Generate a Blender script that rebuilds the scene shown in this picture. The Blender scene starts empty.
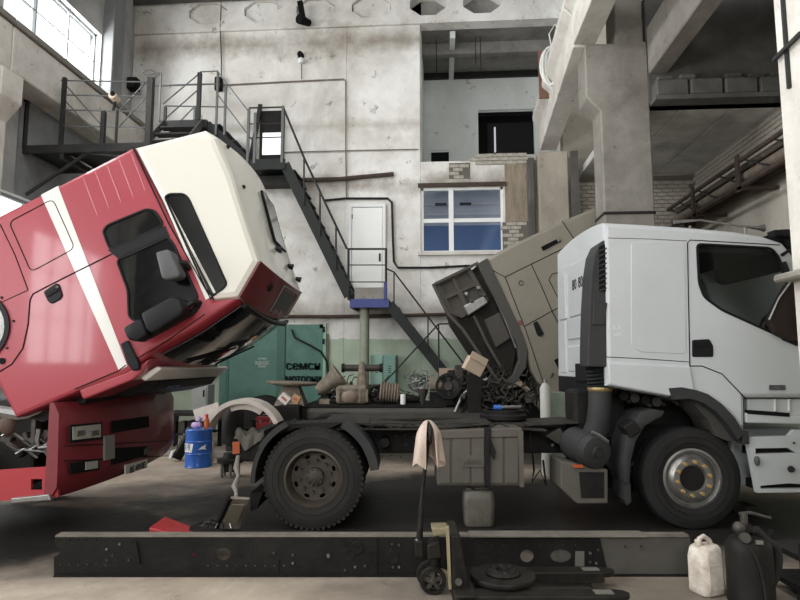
import bpy, bmesh, math, random
from mathutils import Vector, Matrix
from mathutils.geometry import delaunay_2d_cdt
random.seed(7)
PI = math.pi
SC = bpy.context.scene
COL = SC.collection
# ------------------------------------------------------------------ camera
FPX = 600.0
HCAM = 1.7
YAW = math.radians(3.9)
PITCH = math.radians(6.2)
cam = bpy.data.cameras.new('camera'); camo = bpy.data.objects.new('camera', cam); COL.objects.link(camo)
cam.sensor_width = 36; cam.lens = 36 * FPX / 800; cam.clip_start = .05; cam.clip_end = 200
camo.location = (0, 0, HCAM); camo.rotation_euler = (PI / 2 + PITCH, 0, YAW)
SC.camera = camo
SC.view_settings.view_transform = 'Standard'; SC.view_settings.look = 'None'
SC.view_settings.gamma = 1; SC.view_settings.use_curve_mapping = False
SC.view_settings.exposure = -1.35
# ------------------------------------------------------------------ sky and daylight
wd = bpy.data.worlds.new('overcast_sky'); SC.world = wd; wd.use_nodes = True
wb = wd.node_tree.nodes['Background']; wb.inputs[0].default_value = (.93, .97, 1, 1); wb.inputs[1].default_value = 4.0

def area(name, loc, target, sx, sy, power, col=(.98, .99, 1)):
    l = bpy.data.lights.new(name, 'AREA'); l.shape = 'RECTANGLE'; l.size = sx; l.size_y = sy; l.energy = power; l.color = col
    o = bpy.data.objects.new(name, l); COL.objects.link(o); o.location = loc
    d = Vector(target) - Vector(loc); o.rotation_euler = d.to_track_quat('-Z', 'Y').to_euler()
    return o
# daylight by the long wall's windows; unseen rear window and skylight added for brightness
for yc, ln in ((12.6, 2.2), (7.6, 5.0), (1.6, 5.0), (-4.4, 5.0)):
    area('daylight_upper_window', (-8.6, yc, 9.0), (0, yc, 6.5), ln, 1.5, 260 * ln)
for yc, ln in ((7.6, 5.0), (1.6, 5.0), (-4.4, 5.0)):
    area('daylight_lower_window', (-8.6, yc, 3.3), (0, yc, 3.0), ln, 3.2, 230 * ln)
area('added_rear_fill', (-.6, -9.2, 6.6), (-.6, 6, 2.2), 6, 4.2, 1700)  # unseen window behind the camera, added to brighten the hall
area('added_roof_fill', (-2.2, 2.0, 12.3), (-2.2, 2.0, 0), 4.0, 14, 1700)  # unseen skylight, added to brighten the hall from above

# ------------------------------------------------------------------ pixel -> place (design aid: each call names a real distance)
cp, sp = math.cos(PITCH), math.sin(PITCH)
cy, sy = math.cos(YAW), math.sin(YAW)
def ray(px, py):
    a = (px - 400) / FPX; b = (300 - py) / FPX
    return Vector((a, cp - b * sp, sp + b * cp))
def PC(px, py, Y):
    d = ray(px, py); t = Y / d.y
    return Vector((d.x * t, Y, HCAM + d.z * t))
def PF(px, py, z=0.0):
    d = ray(px, py); t = (z - HCAM) / d.z
    return Vector((d.x * t, d.y * t, z))
def c2r(p):
    return Vector((p[0] * cy - p[1] * sy, p[0] * sy + p[1] * cy, p[2]))
def PR(px, py, X=None, Y=None, Z=None):
    d = c2r(ray(px, py))
    t = X / d.x if X is not None else Y / d.y if Y is not None else (Z - HCAM) / d.z
    return Vector((d.x * t, d.y * t, HCAM + d.z * t))
def TC(pts, Y):                     # outline on a plane across the view, as (X, Z)
    return [(q.x, q.z) for q in (PC(x, y, Y) for x, y in pts)]

# ------------------------------------------------------------------ materials
def lin(c):
    return tuple(((v / 255) / 12.92 if v / 255 <= .04045 else ((v / 255 + .055) / 1.055) ** 2.4) for v in c)
def rgba(c): return (*lin(c), 1)
MATS = {}
def M(name, col, rough=.6, metal=0.0, var=.12, scale=3.0, dirt=None, dirt_amt=.5, dirt_scale=2.0, bump=0.0, bump_scale=40, stretch=(1, 1, 1), coat=0.0, spec=.5, fine=None):
    if name in MATS: return MATS[name]
    if max(col) < 62 and coat == 0: spec = min(spec, .2)      # oily or matt dark surfaces
    m = bpy.data.materials.new(name); m.use_nodes = True; nt = m.node_tree; N = nt.nodes; L = nt.links
    b = N['Principled BSDF']; b.inputs['Roughness'].default_value = rough; b.inputs['Metallic'].default_value = metal
    b.inputs['Coat Weight'].default_value = coat; b.inputs['Coat Roughness'].default_value = .06; b.inputs['Specular IOR Level'].default_value = spec
    tc = N.new('ShaderNodeTexCoord'); mp = N.new('ShaderNodeMapping'); L.new(tc.outputs['Object'], mp.inputs[0]); mp.inputs['Scale'].default_value = stretch
    base = rgba(col)
    n1 = N.new('ShaderNodeTexNoise'); n1.inputs['Scale'].default_value = scale; n1.inputs['Detail'].default_value = 6; n1.inputs['Roughness'].default_value = .6
    L.new(mp.outputs[0], n1.inputs['Vector'])
    mx = N.new('ShaderNodeMix'); mx.data_type = 'RGBA'
    mx.inputs[6].default_value = tuple(v * (1 - var) for v in base[:3]) + (1,); mx.inputs[7].default_value = tuple(min(1, v * (1 + var)) for v in base[:3]) + (1,)
    L.new(n1.outputs[0], mx.inputs[0]); out = mx.outputs[2]
    if dirt:
        n2 = N.new('ShaderNodeTexNoise'); n2.inputs['Scale'].default_value = dirt_scale; n2.inputs['Detail'].default_value = 9; n2.inputs['Roughness'].default_value = .68; n2.inputs['Distortion'].default_value = .4
        L.new(mp.outputs[0], n2.inputs['Vector'])
        rp = N.new('ShaderNodeValToRGB'); rp.color_ramp.elements[0].position = .5 - .12; rp.color_ramp.elements[1].position = .5 + .2
        rp.color_ramp.elements[0].color = (0, 0, 0, 1); rp.color_ramp.elements[1].color = (dirt_amt,) * 3 + (1,)
        L.new(n2.outputs[0], rp.inputs[0])
        m2 = N.new('ShaderNodeMix'); m2.data_type = 'RGBA'; m2.inputs[7].default_value = rgba(dirt)
        L.new(rp.outputs[0], m2.inputs[0]); L.new(out, m2.inputs[6]); out = m2.outputs[2]
    if fine:
        n3 = N.new('ShaderNodeTexNoise'); n3.inputs['Scale'].default_value = fine[1]; n3.inputs['Detail'].default_value = 5; n3.inputs['Roughness'].default_value = .8
        L.new(mp.outputs[0], n3.inputs['Vector'])
        r3 = N.new('ShaderNodeValToRGB'); r3.color_ramp.elements[0].position = fine[2]; r3.color_ramp.elements[1].position = fine[2] + .06
        r3.color_ramp.elements[0].color = (0, 0, 0, 1); r3.color_ramp.elements[1].color = (fine[3],) * 3 + (1,)
        L.new(n3.outputs[0], r3.inputs[0])
        m3 = N.new('ShaderNodeMix'); m3.data_type = 'RGBA'; m3.inputs[7].default_value = rgba(fine[0])
        L.new(r3.outputs[0], m3.inputs[0]); L.new(out, m3.inputs[6]); out = m3.outputs[2]
    L.new(out, b.inputs['Base Color'])
    if bump:
        nb = N.new('ShaderNodeTexNoise'); nb.inputs['Scale'].default_value = bump_scale; nb.inputs['Detail'].default_value = 4; L.new(mp.outputs[0], nb.inputs['Vector'])
        bp = N.new('ShaderNodeBump'); bp.inputs['Strength'].default_value = bump; bp.inputs['Distance'].default_value = .02
        L.new(nb.outputs[0], bp.inputs['Height']); L.new(bp.outputs[0], b.inputs['Normal'])
    MATS[name] = m; return m
def emis(name, col, s):
    if name in MATS: return MATS[name]
    m = bpy.data.materials.new(name); m.use_nodes = True; b = m.node_tree.nodes['Principled BSDF']
    b.inputs['Base Color'].default_value = (0, 0, 0, 1); b.inputs['Emission Color'].default_value = rgba(col); b.inputs['Emission Strength'].default_value = s
    MATS[name] = m; return m
def glass(name, tint, clear=.5, rough=.03, thru=(.75, .82, .78)):
    if name in MATS: return MATS[name]
    m = bpy.data.materials.new(name); m.use_nodes = True; nt = m.node_tree; N = nt.nodes; L = nt.links
    b = N['Principled BSDF']; b.inputs['Base Color'].default_value = rgba(tint); b.inputs['Roughness'].default_value = rough; b.inputs['Coat Weight'].default_value = 1; b.inputs['Coat Roughness'].default_value = .02
    t = N.new('ShaderNodeBsdfTransparent'); t.inputs[0].default_value = (*thru, 1)
    mx = N.new('ShaderNodeMixShader'); mx.inputs[0].default_value = clear
    L.new(b.outputs[0], mx.inputs[1]); L.new(t.outputs[0], mx.inputs[2]); L.new(mx.outputs[0], N['Material Output'].inputs[0])
    MATS[name] = m; return m

# ------------------------------------------------------------------ mesh helper
def inside(x, y, poly):
    r = False; n = len(poly)
    for i in range(n):
        (x0, y0), (x1, y1) = poly[i][:2], poly[(i + 1) % n][:2]
        if (y0 > y) != (y1 > y) and x < (x1 - x0) * (y - y0) / (y1 - y0) + x0: r = not r
    return r
def inset(poly, d):
    n = len(poly); ar = sum(poly[i][0] * poly[(i + 1) % n][1] - poly[(i + 1) % n][0] * poly[i][1] for i in range(n)); sg = 1 if ar > 0 else -1
    out = []
    for i in range(n):
        p0, p, p1 = Vector(poly[i - 1]), Vector(poly[i]), Vector(poly[(i + 1) % n])
        a = (p - p0).normalized(); b = (p1 - p).normalized(); na = Vector((-a.y, a.x)) * sg; nb = Vector((-b.y, b.x)) * sg
        k = na + nb; k = k / max(.35, k.length_squared / 2); out.append((p.x + k.x * d, p.y + k.y * d))
    return out
class MB:
    def __init__(s): s.v = []; s.f = []
    def add(s, vs, fs):
        o = len(s.v); s.v += [Vector(p) for p in vs]; s.f += [tuple(i + o for i in f) for f in fs]; return s
    def hexa(s, p):
        return s.add(p, [(0, 3, 2, 1), (4, 5, 6, 7), (0, 1, 5, 4), (1, 2, 6, 5), (2, 3, 7, 6), (3, 0, 4, 7)])
    def box(s, x0, x1, y0, y1, z0, z1):
        return s.hexa([(x0, y0, z0), (x1, y0, z0), (x1, y1, z0), (x0, y1, z0), (x0, y0, z1), (x1, y0, z1), (x1, y1, z1), (x0, y1, z1)])
    def cbox(s, c, d, M3=None):
        h = [x / 2 for x in d]; pts = []
        for z in (-1, 1):
            for x, y in ((-1, -1), (1, -1), (1, 1), (-1, 1)):
                q = Vector((x * h[0], y * h[1], z * h[2])); pts.append((M3 @ q if M3 else q) + Vector(c))
        return s.hexa(pts)
    def prism(s, pts, d):           # polygon of 3D points pushed along d
        n = len(pts); d = Vector(d); a = [Vector(p) for p in pts]
        return s.add(a + [p + d for p in a], [tuple(range(n))[::-1], tuple(range(n, 2 * n))] + [(i, (i + 1) % n, n + (i + 1) % n, n + i) for i in range(n)])
    def py(s, xz, y0, y1):
        return s.prism([(x, y0, z) for x, z in xz], (0, y1 - y0, 0))
    def px(s, yz, x0, x1):
        return s.prism([(x0, y, z) for y, z in yz], (x1 - x0, 0, 0))
    def pz(s, xy, z0, z1):
        return s.prism([(x, y, z0) for x, y in xy], (0, 0, z1 - z0))
    def loft(s, rings, caps=True, closed=True):
        n = len(rings[0]); vs = [p for r in rings for p in r]; fs = []
        for k in range(len(rings) - 1):
            for i in range(n if closed else n - 1):
                j = (i + 1) % n; fs.append((k * n + i, k * n + j, (k + 1) * n + j, (k + 1) * n + i))
        if caps: fs += [tuple(range(n))[::-1], tuple(range((len(rings) - 1) * n, len(rings) * n))]
        return s.add(vs, fs)
    def cyl(s, p0, p1, r0, r1=None, n=12, caps=True):
        p0, p1 = Vector(p0), Vector(p1); r1 = r0 if r1 is None else r1
        q = (p1 - p0).to_track_quat('Z', 'Y')
        ring = lambda p, r: [p + q @ Vector((r * math.cos(2 * PI * i / n), r * math.sin(2 * PI * i / n), 0)) for i in range(n)]
        return s.loft([ring(p0, r0), ring(p1, r1)], caps)
    def lathe(s, prof, c, ax=(0, 1, 0), n=24, caps=False, a0=0, a1=2 * PI):   # prof: (radius, along)
        q = Vector(ax).to_track_quat('Z', 'Y'); c = Vector(c); full = abs(a1 - a0 - 2 * PI) < 1e-6
        m = n if full else n + 1
        rings = [[c + q @ Vector((r * math.cos(a0 + (a1 - a0) * i / n), r * math.sin(a0 + (a1 - a0) * i / n), h)) for i in range(m)] for r, h in prof]
        return s.loft(rings, caps, full)
    def tube(s, pts, r, n=6, caps=True):
        pts = [Vector(p) for p in pts]; rings = []; up = None
        for i, p in enumerate(pts):
            t = (pts[min(i + 1, len(pts) - 1)] - pts[max(i - 1, 0)]).normalized()
            if up is None: up = Vector((0, 0, 1)) if abs(t.z) < .9 else Vector((1, 0, 0))
            a = t.cross(up).normalized(); up = a.cross(t).normalized()
            rr = r[i] if isinstance(r, (list, tuple)) else r
            rings.append([p + (a * math.cos(2 * PI * k / n) + up * math.sin(2 * PI * k / n)) * rr for k in range(n)])
        return s.loft(rings, caps)
    def bar(s, p0, p1, w, h, up=(0, 0, 1)):
        p0, p1 = Vector(p0), Vector(p1); t = (p1 - p0).normalized(); up = Vector(up)
        if abs(t.dot(up)) > .95: up = Vector((0, 1, 0))
        a = t.cross(up).normalized() * (w / 2); b = a.cross(t).normalized() * (h / 2)
        return s.hexa([p0 - a - b, p0 + a - b, p1 + a - b, p1 - a - b, p0 - a + b, p0 + a + b, p1 + a + b, p1 - a + b])
    def ball(s, c, r, sc=(1, 1, 1), n=10, M3=None):
        rings = []
        for k in range(1, n // 2 + 1 - 1 + 1):
            ph = PI * k / (n // 2 + 1); rings.append([Vector((math.sin(ph) * math.cos(2 * PI * i / n) * r * sc[0], math.sin(ph) * math.sin(2 * PI * i / n) * r * sc[1], math.cos(ph) * r * sc[2])) for i in range(n)])
        rings = [[(M3 @ q if M3 else q) + Vector(c) for q in rg] for rg in rings]
        return s.loft(rings)
    def arc(s, cx, cz, r0, r1, a0, a1, y0, y1, n=16):     # thick curved plate about the Y axis (degrees, 0 = +X, 90 = up)
        rings = []
        for i in range(n + 1):
            a = math.radians(a0 + (a1 - a0) * i / n); c, q = math.cos(a), math.sin(a)
            rings.append([(cx + r0 * c, y0, cz + r0 * q), (cx + r1 * c, y0, cz + r1 * q), (cx + r1 * c, y1, cz + r1 * q), (cx + r0 * c, y1, cz + r0 * q)])
        return s.loft(rings)
    def plate(s, outline, holes, fn, t):                   # 2D outline with holes, thickness t, fn(u, v, w) -> point
        vs = []; es = []; loops = []
        for lp in [outline] + list(holes):
            o = len(vs); vs += [Vector(p) for p in lp]; es += [(o + i, o + (i + 1) % len(lp)) for i in range(len(lp))]; loops.append(lp)
        V, E, F = delaunay_2d_cdt(vs, es, [], 1, 1e-6)[:3]
        if holes: F = [f for f in F if not any(inside(sum(V[i].x for i in f) / 3, sum(V[i].y for i in f) / 3, h) for h in holes)]
        n = len(V)
        s.add([fn(p.x, p.y, 0) for p in V] + [fn(p.x, p.y, t) for p in V], [tuple(f) for f in F] + [tuple(i + n for i in f[::-1]) for f in F])
        for lp in loops:
            m = len(lp); s.add([fn(p[0], p[1], 0) for p in lp] + [fn(p[0], p[1], t) for p in lp], [(i, (i + 1) % m, m + (i + 1) % m, m + i) for i in range(m)])
        return s
    def text(s, body, size, fn, ext=.004, align='CENTER'):
        cu = bpy.data.curves.new('lettering', 'FONT'); cu.body = body; cu.size = size; cu.extrude = ext / 2; cu.align_x = align; cu.resolution_u = 2
        o = bpy.data.objects.new('lettering', cu); me = bpy.data.meshes.new_from_object(o)
        s.add([fn(v.co.x, v.co.y, v.co.z + ext / 2) for v in me.vertices], [tuple(p.vertices) for p in me.polygons])
        bpy.data.objects.remove(o); bpy.data.curves.remove(cu); bpy.data.meshes.remove(me); return s

INFO = {}
ROTC = Matrix.Rotation(YAW, 3, 'Z')
def base_world(base, fr): return ROTC @ Vector(base) if fr == 'C' else Vector(base)
def thing(name, label, cat, base, fr='C', group=None):
    o = bpy.data.objects.new(name, None); COL.objects.link(o); o.empty_display_size = .1
    o.location = base_world(base, fr); o.rotation_euler = (0, 0, YAW if fr == 'C' else 0)
    INFO[o.name] = (Vector(base), fr); tag(o, label, cat, group); return o
def tag(o, label=None, cat=None, group=None, kind=None):
    if label: o['label'] = label
    if cat: o['category'] = cat
    if group: o['group'] = group
    if kind: o['kind'] = kind
    return o
def build(mb, name, mat, parent=None, bevel=0, seg=2, smooth=False, base=None, fr='C', ang=40, sharp=38, label=None, kind=None, mods=None):
    if parent is not None: base, fr = INFO[parent.name]
    base = Vector(base if base is not None else (0, 0, 0))
    me = bpy.data.meshes.new(name); me.from_pydata([p - base for p in mb.v], [], mb.f)
    bm = bmesh.new(); bm.from_mesh(me)
    bmesh.ops.remove_doubles(bm, verts=bm.verts, dist=1e-5)
    bmesh.ops.recalc_face_normals(bm, faces=bm.faces)
    if bevel:
        ed = [e for e in bm.edges if len(e.link_faces) == 2 and e.calc_face_angle(0) > math.radians(ang)]
        bmesh.ops.bevel(bm, geom=ed, offset=bevel, segments=seg, affect='EDGES', profile=.5, clamp_overlap=True)
    if smooth:
        for f in bm.faces: f.smooth = True
        for e in bm.edges:
            if len(e.link_faces) != 2 or e.calc_face_angle(0) > math.radians(sharp): e.smooth = False
    bm.to_mesh(me); bm.free()
    for m in (mat if isinstance(mat, (list, tuple)) else [mat]): me.materials.append(m)
    o = bpy.data.objects.new(name, me); COL.objects.link(o)
    if parent is not None: o.parent = parent
    else:
        o.location = base_world(base, fr); o.rotation_euler = (0, 0, YAW if fr == 'C' else 0)
    INFO[o.name] = (base, fr)
    if label: o['label'] = label
    if kind: o['kind'] = kind
    return o
def solo(mb, name, mat, label, cat, base, fr='C', group=None, **k):
    return tag(build(mb, name, mat, None, base=base, fr=fr, **k), label, cat, group)
def struct(name, base=(0, 0, 0), fr='R'):
    o = bpy.data.objects.new(name, None); COL.objects.link(o); o.location = base_world(base, fr); o.rotation_euler = (0, 0, YAW if fr == 'C' else 0)
    o['kind'] = 'structure'; INFO[o.name] = (Vector(base), fr); return o
def copy_tree(o, parent=None):
    c = o.copy(); COL.objects.link(c); c.parent = parent
    INFO[c.name] = INFO[o.name]
    for ch in list(o.children):
        if ch is not c: copy_tree(ch, c)
    return c
def ell(cx, cz, rx, rz, n=16, a=0):
    return [(cx + rx * math.cos(2 * PI * i / n) * math.cos(a) - rz * math.sin(2 * PI * i / n) * math.sin(a), cz + rx * math.cos(2 * PI * i / n) * math.sin(a) + rz * math.sin(2 * PI * i / n) * math.cos(a)) for i in range(n)]
def rect(x0, x1, z0, z1): return [(x0, z0), (x1, z0), (x1, z1), (x0, z1)]
def rrect(pts, r, n=4):              # round the corners of a polygon
    out = []; m = len(pts)
    for i in range(m):
        p0, p, p1 = Vector(pts[i - 1]), Vector(pts[i]), Vector(pts[(i + 1) % m])
        rr = min(r, (p0 - p).length * .45, (p1 - p).length * .45)
        a = p + (p0 - p).normalized() * rr; b = p + (p1 - p).normalized() * rr
        for k in range(n + 1):
            t = k / n; q = a * (1 - t) ** 2 + p * 2 * t * (1 - t) + b * t * t; out.append((q.x, q.y))
    return out
# ------------------------------------------------------------------ the hall
YB, XL, XR, ZC = 14.9, -8.25, 6.25, 11.5
YREAR = -9.0
def wallmat(name, zpaint, top, green, dirt, amt=.55, zstain=()):
    m = M(name, top, .85, var=.10, scale=.7, dirt=dirt, dirt_amt=amt, dirt_scale=.55, bump=.25, bump_scale=14, stretch=(1, 1, .8), fine=((92, 84, 75), 2.6, .6, .62))
    if zpaint:
        nt = m.node_tree; N = nt.nodes; L = nt.links; b = N['Principled BSDF']
        src = b.inputs['Base Color'].links[0].from_socket
        tc = N.new('ShaderNodeTexCoord'); sx = N.new('ShaderNodeSeparateXYZ'); L.new(tc.outputs['Object'], sx.inputs[0])
        nn = N.new('ShaderNodeTexNoise'); nn.inputs['Scale'].default_value = 3; nn.inputs['Detail'].default_value = 6; L.new(tc.outputs['Object'], nn.inputs['Vector'])
        ad = N.new('ShaderNodeMath'); ad.operation = 'MULTIPLY_ADD'; ad.inputs[1].default_value = .22; L.new(nn.outputs[0], ad.inputs[0]); L.new(sx.outputs[2], ad.inputs[2])
        lt = N.new('ShaderNodeMath'); lt.operation = 'LESS_THAN'; lt.inputs[1].default_value = zpaint + .11; L.new(ad.outputs[0], lt.inputs[0])
        n5 = N.new('ShaderNodeTexNoise'); n5.inputs['Scale'].default_value = 1.6; n5.inputs['Detail'].default_value = 7; L.new(tc.outputs['Object'], n5.inputs['Vector'])
        g = N.new('ShaderNodeMix'); g.data_type = 'RGBA'; g.inputs[6].default_value = rgba(green); g.inputs[7].default_value = rgba(tuple(int(v * .72) for v in green)); L.new(n5.outputs[0], g.inputs[0])
        fm = N.new('ShaderNodeMath'); fm.operation = 'MULTIPLY'; fm.inputs[1].default_value = .88; L.new(lt.outputs[0], fm.inputs[0])
        mx = N.new('ShaderNodeMix'); mx.data_type = 'RGBA'; L.new(fm.outputs[0], mx.inputs[0]); L.new(src, mx.inputs[6]); L.new(g.outputs[2], mx.inputs[7]); L.new(mx.outputs[2], b.inputs['Base Color'])
    if zstain:
        nt = m.node_tree; N = nt.nodes; L = nt.links; b = N['Principled BSDF']
        src = b.inputs['Base Color'].links[0].from_socket
        tc = N.new('ShaderNodeTexCoord'); sx = N.new('ShaderNodeSeparateXYZ'); L.new(tc.outputs['Object'], sx.inputs[0])
        for (zc, hw, col, amt, sc) in zstain:      # brown water stains: ragged bands under the girder and along the old pipe
            nn = N.new('ShaderNodeTexNoise'); nn.inputs['Scale'].default_value = sc; nn.inputs['Detail'].default_value = 8; nn.inputs['Roughness'].default_value = .65; L.new(tc.outputs['Object'], nn.inputs['Vector'])
            d = N.new('ShaderNodeMath'); d.operation = 'SUBTRACT'; d.inputs[1].default_value = zc; L.new(sx.outputs[2], d.inputs[0])
            ab = N.new('ShaderNodeMath'); ab.operation = 'ABSOLUTE'; L.new(d.outputs[0], ab.inputs[0])
            mr = N.new('ShaderNodeMapRange'); mr.inputs[1].default_value = 0; mr.inputs[2].default_value = hw; mr.inputs[3].default_value = .25; mr.inputs[4].default_value = -.35; L.new(ab.outputs[0], mr.inputs[0])
            ad = N.new('ShaderNodeMath'); ad.operation = 'ADD'; L.new(nn.outputs[0], ad.inputs[0]); L.new(mr.outputs[0], ad.inputs[1])
            r2 = N.new('ShaderNodeMapRange'); r2.inputs[1].default_value = .52; r2.inputs[2].default_value = .78; r2.inputs[3].default_value = 0; r2.inputs[4].default_value = amt; L.new(ad.outputs[0], r2.inputs[0])
            mx = N.new('ShaderNodeMix'); mx.data_type = 'RGBA'; mx.inputs[7].default_value = rgba(col); L.new(r2.outputs[0], mx.inputs[0]); L.new(src, mx.inputs[6]); src = mx.outputs[2]
        L.new(src, b.inputs['Base Color'])
    return m
m_wall = wallmat('limewashed_wall', 2.35, (232, 231, 226), (182, 200, 174), (158, 149, 136), .75, ((10.2, 1.1, (128, 116, 100), .75, .9), (6.3, .8, (120, 108, 94), .7, 1.3), (3.0, .9, (132, 120, 104), .6, 1.2), (7.9, .5, (150, 140, 126), .5, 1.5)))
m_wall_r = wallmat('dirty_render', 0, (172, 164, 150), None, (96, 88, 78), .7)
m_left = wallmat('grey_wall_panel', 0, (184, 184, 182), None, (105, 103, 100), .7)
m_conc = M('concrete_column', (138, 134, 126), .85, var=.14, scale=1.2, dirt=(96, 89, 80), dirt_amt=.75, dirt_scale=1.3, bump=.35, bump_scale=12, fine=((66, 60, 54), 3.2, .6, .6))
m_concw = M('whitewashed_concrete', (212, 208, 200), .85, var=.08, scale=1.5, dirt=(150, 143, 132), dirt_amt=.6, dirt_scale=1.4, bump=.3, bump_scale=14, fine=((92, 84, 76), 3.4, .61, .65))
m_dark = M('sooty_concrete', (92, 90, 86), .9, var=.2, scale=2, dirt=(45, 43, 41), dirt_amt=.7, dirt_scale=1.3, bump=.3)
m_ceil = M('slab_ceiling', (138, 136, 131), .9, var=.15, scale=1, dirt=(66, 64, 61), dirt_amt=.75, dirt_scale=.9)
m_brick = M('silicate_brick', (176, 170, 158), .9, var=.2, scale=6, dirt=(110, 102, 92), dirt_amt=.6, dirt_scale=5, bump=.4, bump_scale=40)
m_mortar = M('mortar', (104, 98, 90), .95, var=.2, scale=8, bump=.4)
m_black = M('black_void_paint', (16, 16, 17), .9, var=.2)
m_steel = M('dark_steel_paint', (46, 48, 49), .55, .3, var=.25, scale=6, dirt=(80, 72, 62), dirt_amt=.35, dirt_scale=6)
m_white = M('white_pvc', (226, 227, 224), .5, var=.05)
m_pipe = M('pipe_paint', (128, 120, 110), .6, .2, var=.2, scale=4, dirt=(80, 62, 48), dirt_amt=.7, dirt_scale=5)
m_rust = M('rusty_steel', (82, 68, 60), .8, .3, var=.3, scale=6, dirt=(52, 42, 36), dirt_amt=.7, dirt_scale=5)
m_cable = M('black_cable', (38, 37, 36), .7)

def floor_material():
    m = M('oily_concrete_floor', (172, 159, 143), .8, var=.16, scale=1.1, dirt=(112, 101, 90), dirt_amt=.8, dirt_scale=.9, bump=.35, bump_scale=9, fine=((60, 55, 50), 5.0, .62, .5), spec=.25)
    nt = m.node_tree; N = nt.nodes; L = nt.links; b = N['Principled BSDF']; src = b.inputs['Base Color'].links[0].from_socket
    tc = N.new('ShaderNodeTexCoord')
    # ragged oil stains that also carry painted shade under the trucks
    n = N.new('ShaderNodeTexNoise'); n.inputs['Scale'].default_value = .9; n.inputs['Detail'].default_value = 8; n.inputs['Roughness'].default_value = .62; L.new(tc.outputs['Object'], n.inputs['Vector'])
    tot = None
    for (cx, cy_, rx, ry, k) in OIL_SHADE:
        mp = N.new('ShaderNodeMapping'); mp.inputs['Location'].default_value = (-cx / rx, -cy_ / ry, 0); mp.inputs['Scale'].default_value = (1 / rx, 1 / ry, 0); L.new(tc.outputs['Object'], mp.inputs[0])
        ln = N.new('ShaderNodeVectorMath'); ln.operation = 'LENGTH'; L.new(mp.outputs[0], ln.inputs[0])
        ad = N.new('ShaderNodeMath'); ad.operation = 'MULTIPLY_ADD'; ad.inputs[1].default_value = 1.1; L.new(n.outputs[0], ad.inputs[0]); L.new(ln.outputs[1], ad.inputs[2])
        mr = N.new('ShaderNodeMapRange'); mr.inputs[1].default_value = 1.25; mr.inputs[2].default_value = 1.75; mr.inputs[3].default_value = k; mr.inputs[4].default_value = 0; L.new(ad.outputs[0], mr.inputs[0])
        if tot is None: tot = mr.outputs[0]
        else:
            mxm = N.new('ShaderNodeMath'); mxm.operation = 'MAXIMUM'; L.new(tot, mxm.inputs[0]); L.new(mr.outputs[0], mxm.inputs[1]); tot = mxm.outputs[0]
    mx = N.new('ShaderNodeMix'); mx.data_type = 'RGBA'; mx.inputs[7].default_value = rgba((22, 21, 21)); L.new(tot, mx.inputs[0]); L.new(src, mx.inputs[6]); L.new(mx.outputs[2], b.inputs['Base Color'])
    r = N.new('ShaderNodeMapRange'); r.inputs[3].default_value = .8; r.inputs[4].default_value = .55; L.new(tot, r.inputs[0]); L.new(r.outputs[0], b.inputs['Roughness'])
    return m
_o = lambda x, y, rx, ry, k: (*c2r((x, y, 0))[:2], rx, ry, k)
OIL_SHADE = [_o(1.2, 7.4, 5.6, 2.3, .97), _o(-4.4, 6.5, 3.0, 1.5, .97), _o(-1.7, 6.1, 1.6, .8, .8), _o(2, 12, 4, 1.8, .8), _o(1.5, 4.7, 2.2, .5, .5)]
fl = MB().box(XL - .3, XR + 6, YREAR - 3, YB + .3, -.3, 0)
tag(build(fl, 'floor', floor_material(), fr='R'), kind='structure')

# ---- back wall: panels with joints, a window, a mezzanine opening
wb_ = struct('wall_back', (0, YB, 0))
Wp = lambda x, y: (PR(x, y, Y=YB).x, PR(x, y, Y=YB).z)
xr0, zr1 = Wp(420, 24); zr0 = Wp(420, 162)[1]; xr1 = 3.1
x144 = -7.95; x346 = -2.42; z152 = 7.19; zb = 10.6
def wpanel(x0, x1, z0, z1, m=m_wall, y0=YB, y1=YB + .3, par=None, name='wall_panel'):
    return build(MB().box(x0, x1, y0, y1, z0, z1), name, m, par or wb_, bevel=.014, seg=1)
wpanel(XL, x144, 0, zb)
wpanel(x144, x346, 0, z152); wpanel(x144, x346, z152, zb)
wpanel(x346, xr0, 0, z152); wpanel(x346, xr0, z152, zb)
wx0, wz1 = Wp(421, 188); wx1, wz0 = Wp(504, 252)
b = MB().plate(rect(xr0, 2.15, 0, zr0), [rect(wx0, wx1, wz0, wz1)], lambda u, v, w: (u, YB + w, v), .3); build(b, 'wall_panel', m_wall, wb_)
wpanel(2.15, XR, 0, zr0, m_wall_r); wpanel(xr1, XR, zr0, zb, m_wall_r)
# header girder with blind and open eight-sided pockets
def octo(px0, px1, y0=None):
    a = Wp(px0, 10)[0]; c = Wp(px1, 10)[0]; k = .28; z0, z1 = 10.82, 11.42
    return [(a + k, z0), (c - k, z0), (c, z0 + k * .7), (c, z1 - k * .7), (c - k, z1), (a + k, z1), (a, z1 - k * .7), (a, z0 + k * .7)]
octs = [octo(190, 228), octo(245, 283), octo(297, 335), octo(352, 391), octo(410, 446), octo(463, 501)]
b = MB().plate(rect(XL, XR, zb, ZC + .2), octs, lambda u, v, w: (u, YB - .06 + w, v), .36); build(b, 'header_girder', m_wall, wb_)
for q in octs[:4]:
    cx_ = sum(p[0] for p in q) / 8; cz_ = sum(p[1] for p in q) / 8; q = [(cx_ + (x - cx_) * .955, cz_ + (z - cz_) * .945) for x, z in q]
    build(MB().prism([(x, YB + .03, z) for x, z in q], (0, .2, 0)), 'pocket_infill', m_wall, wb_)
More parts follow.
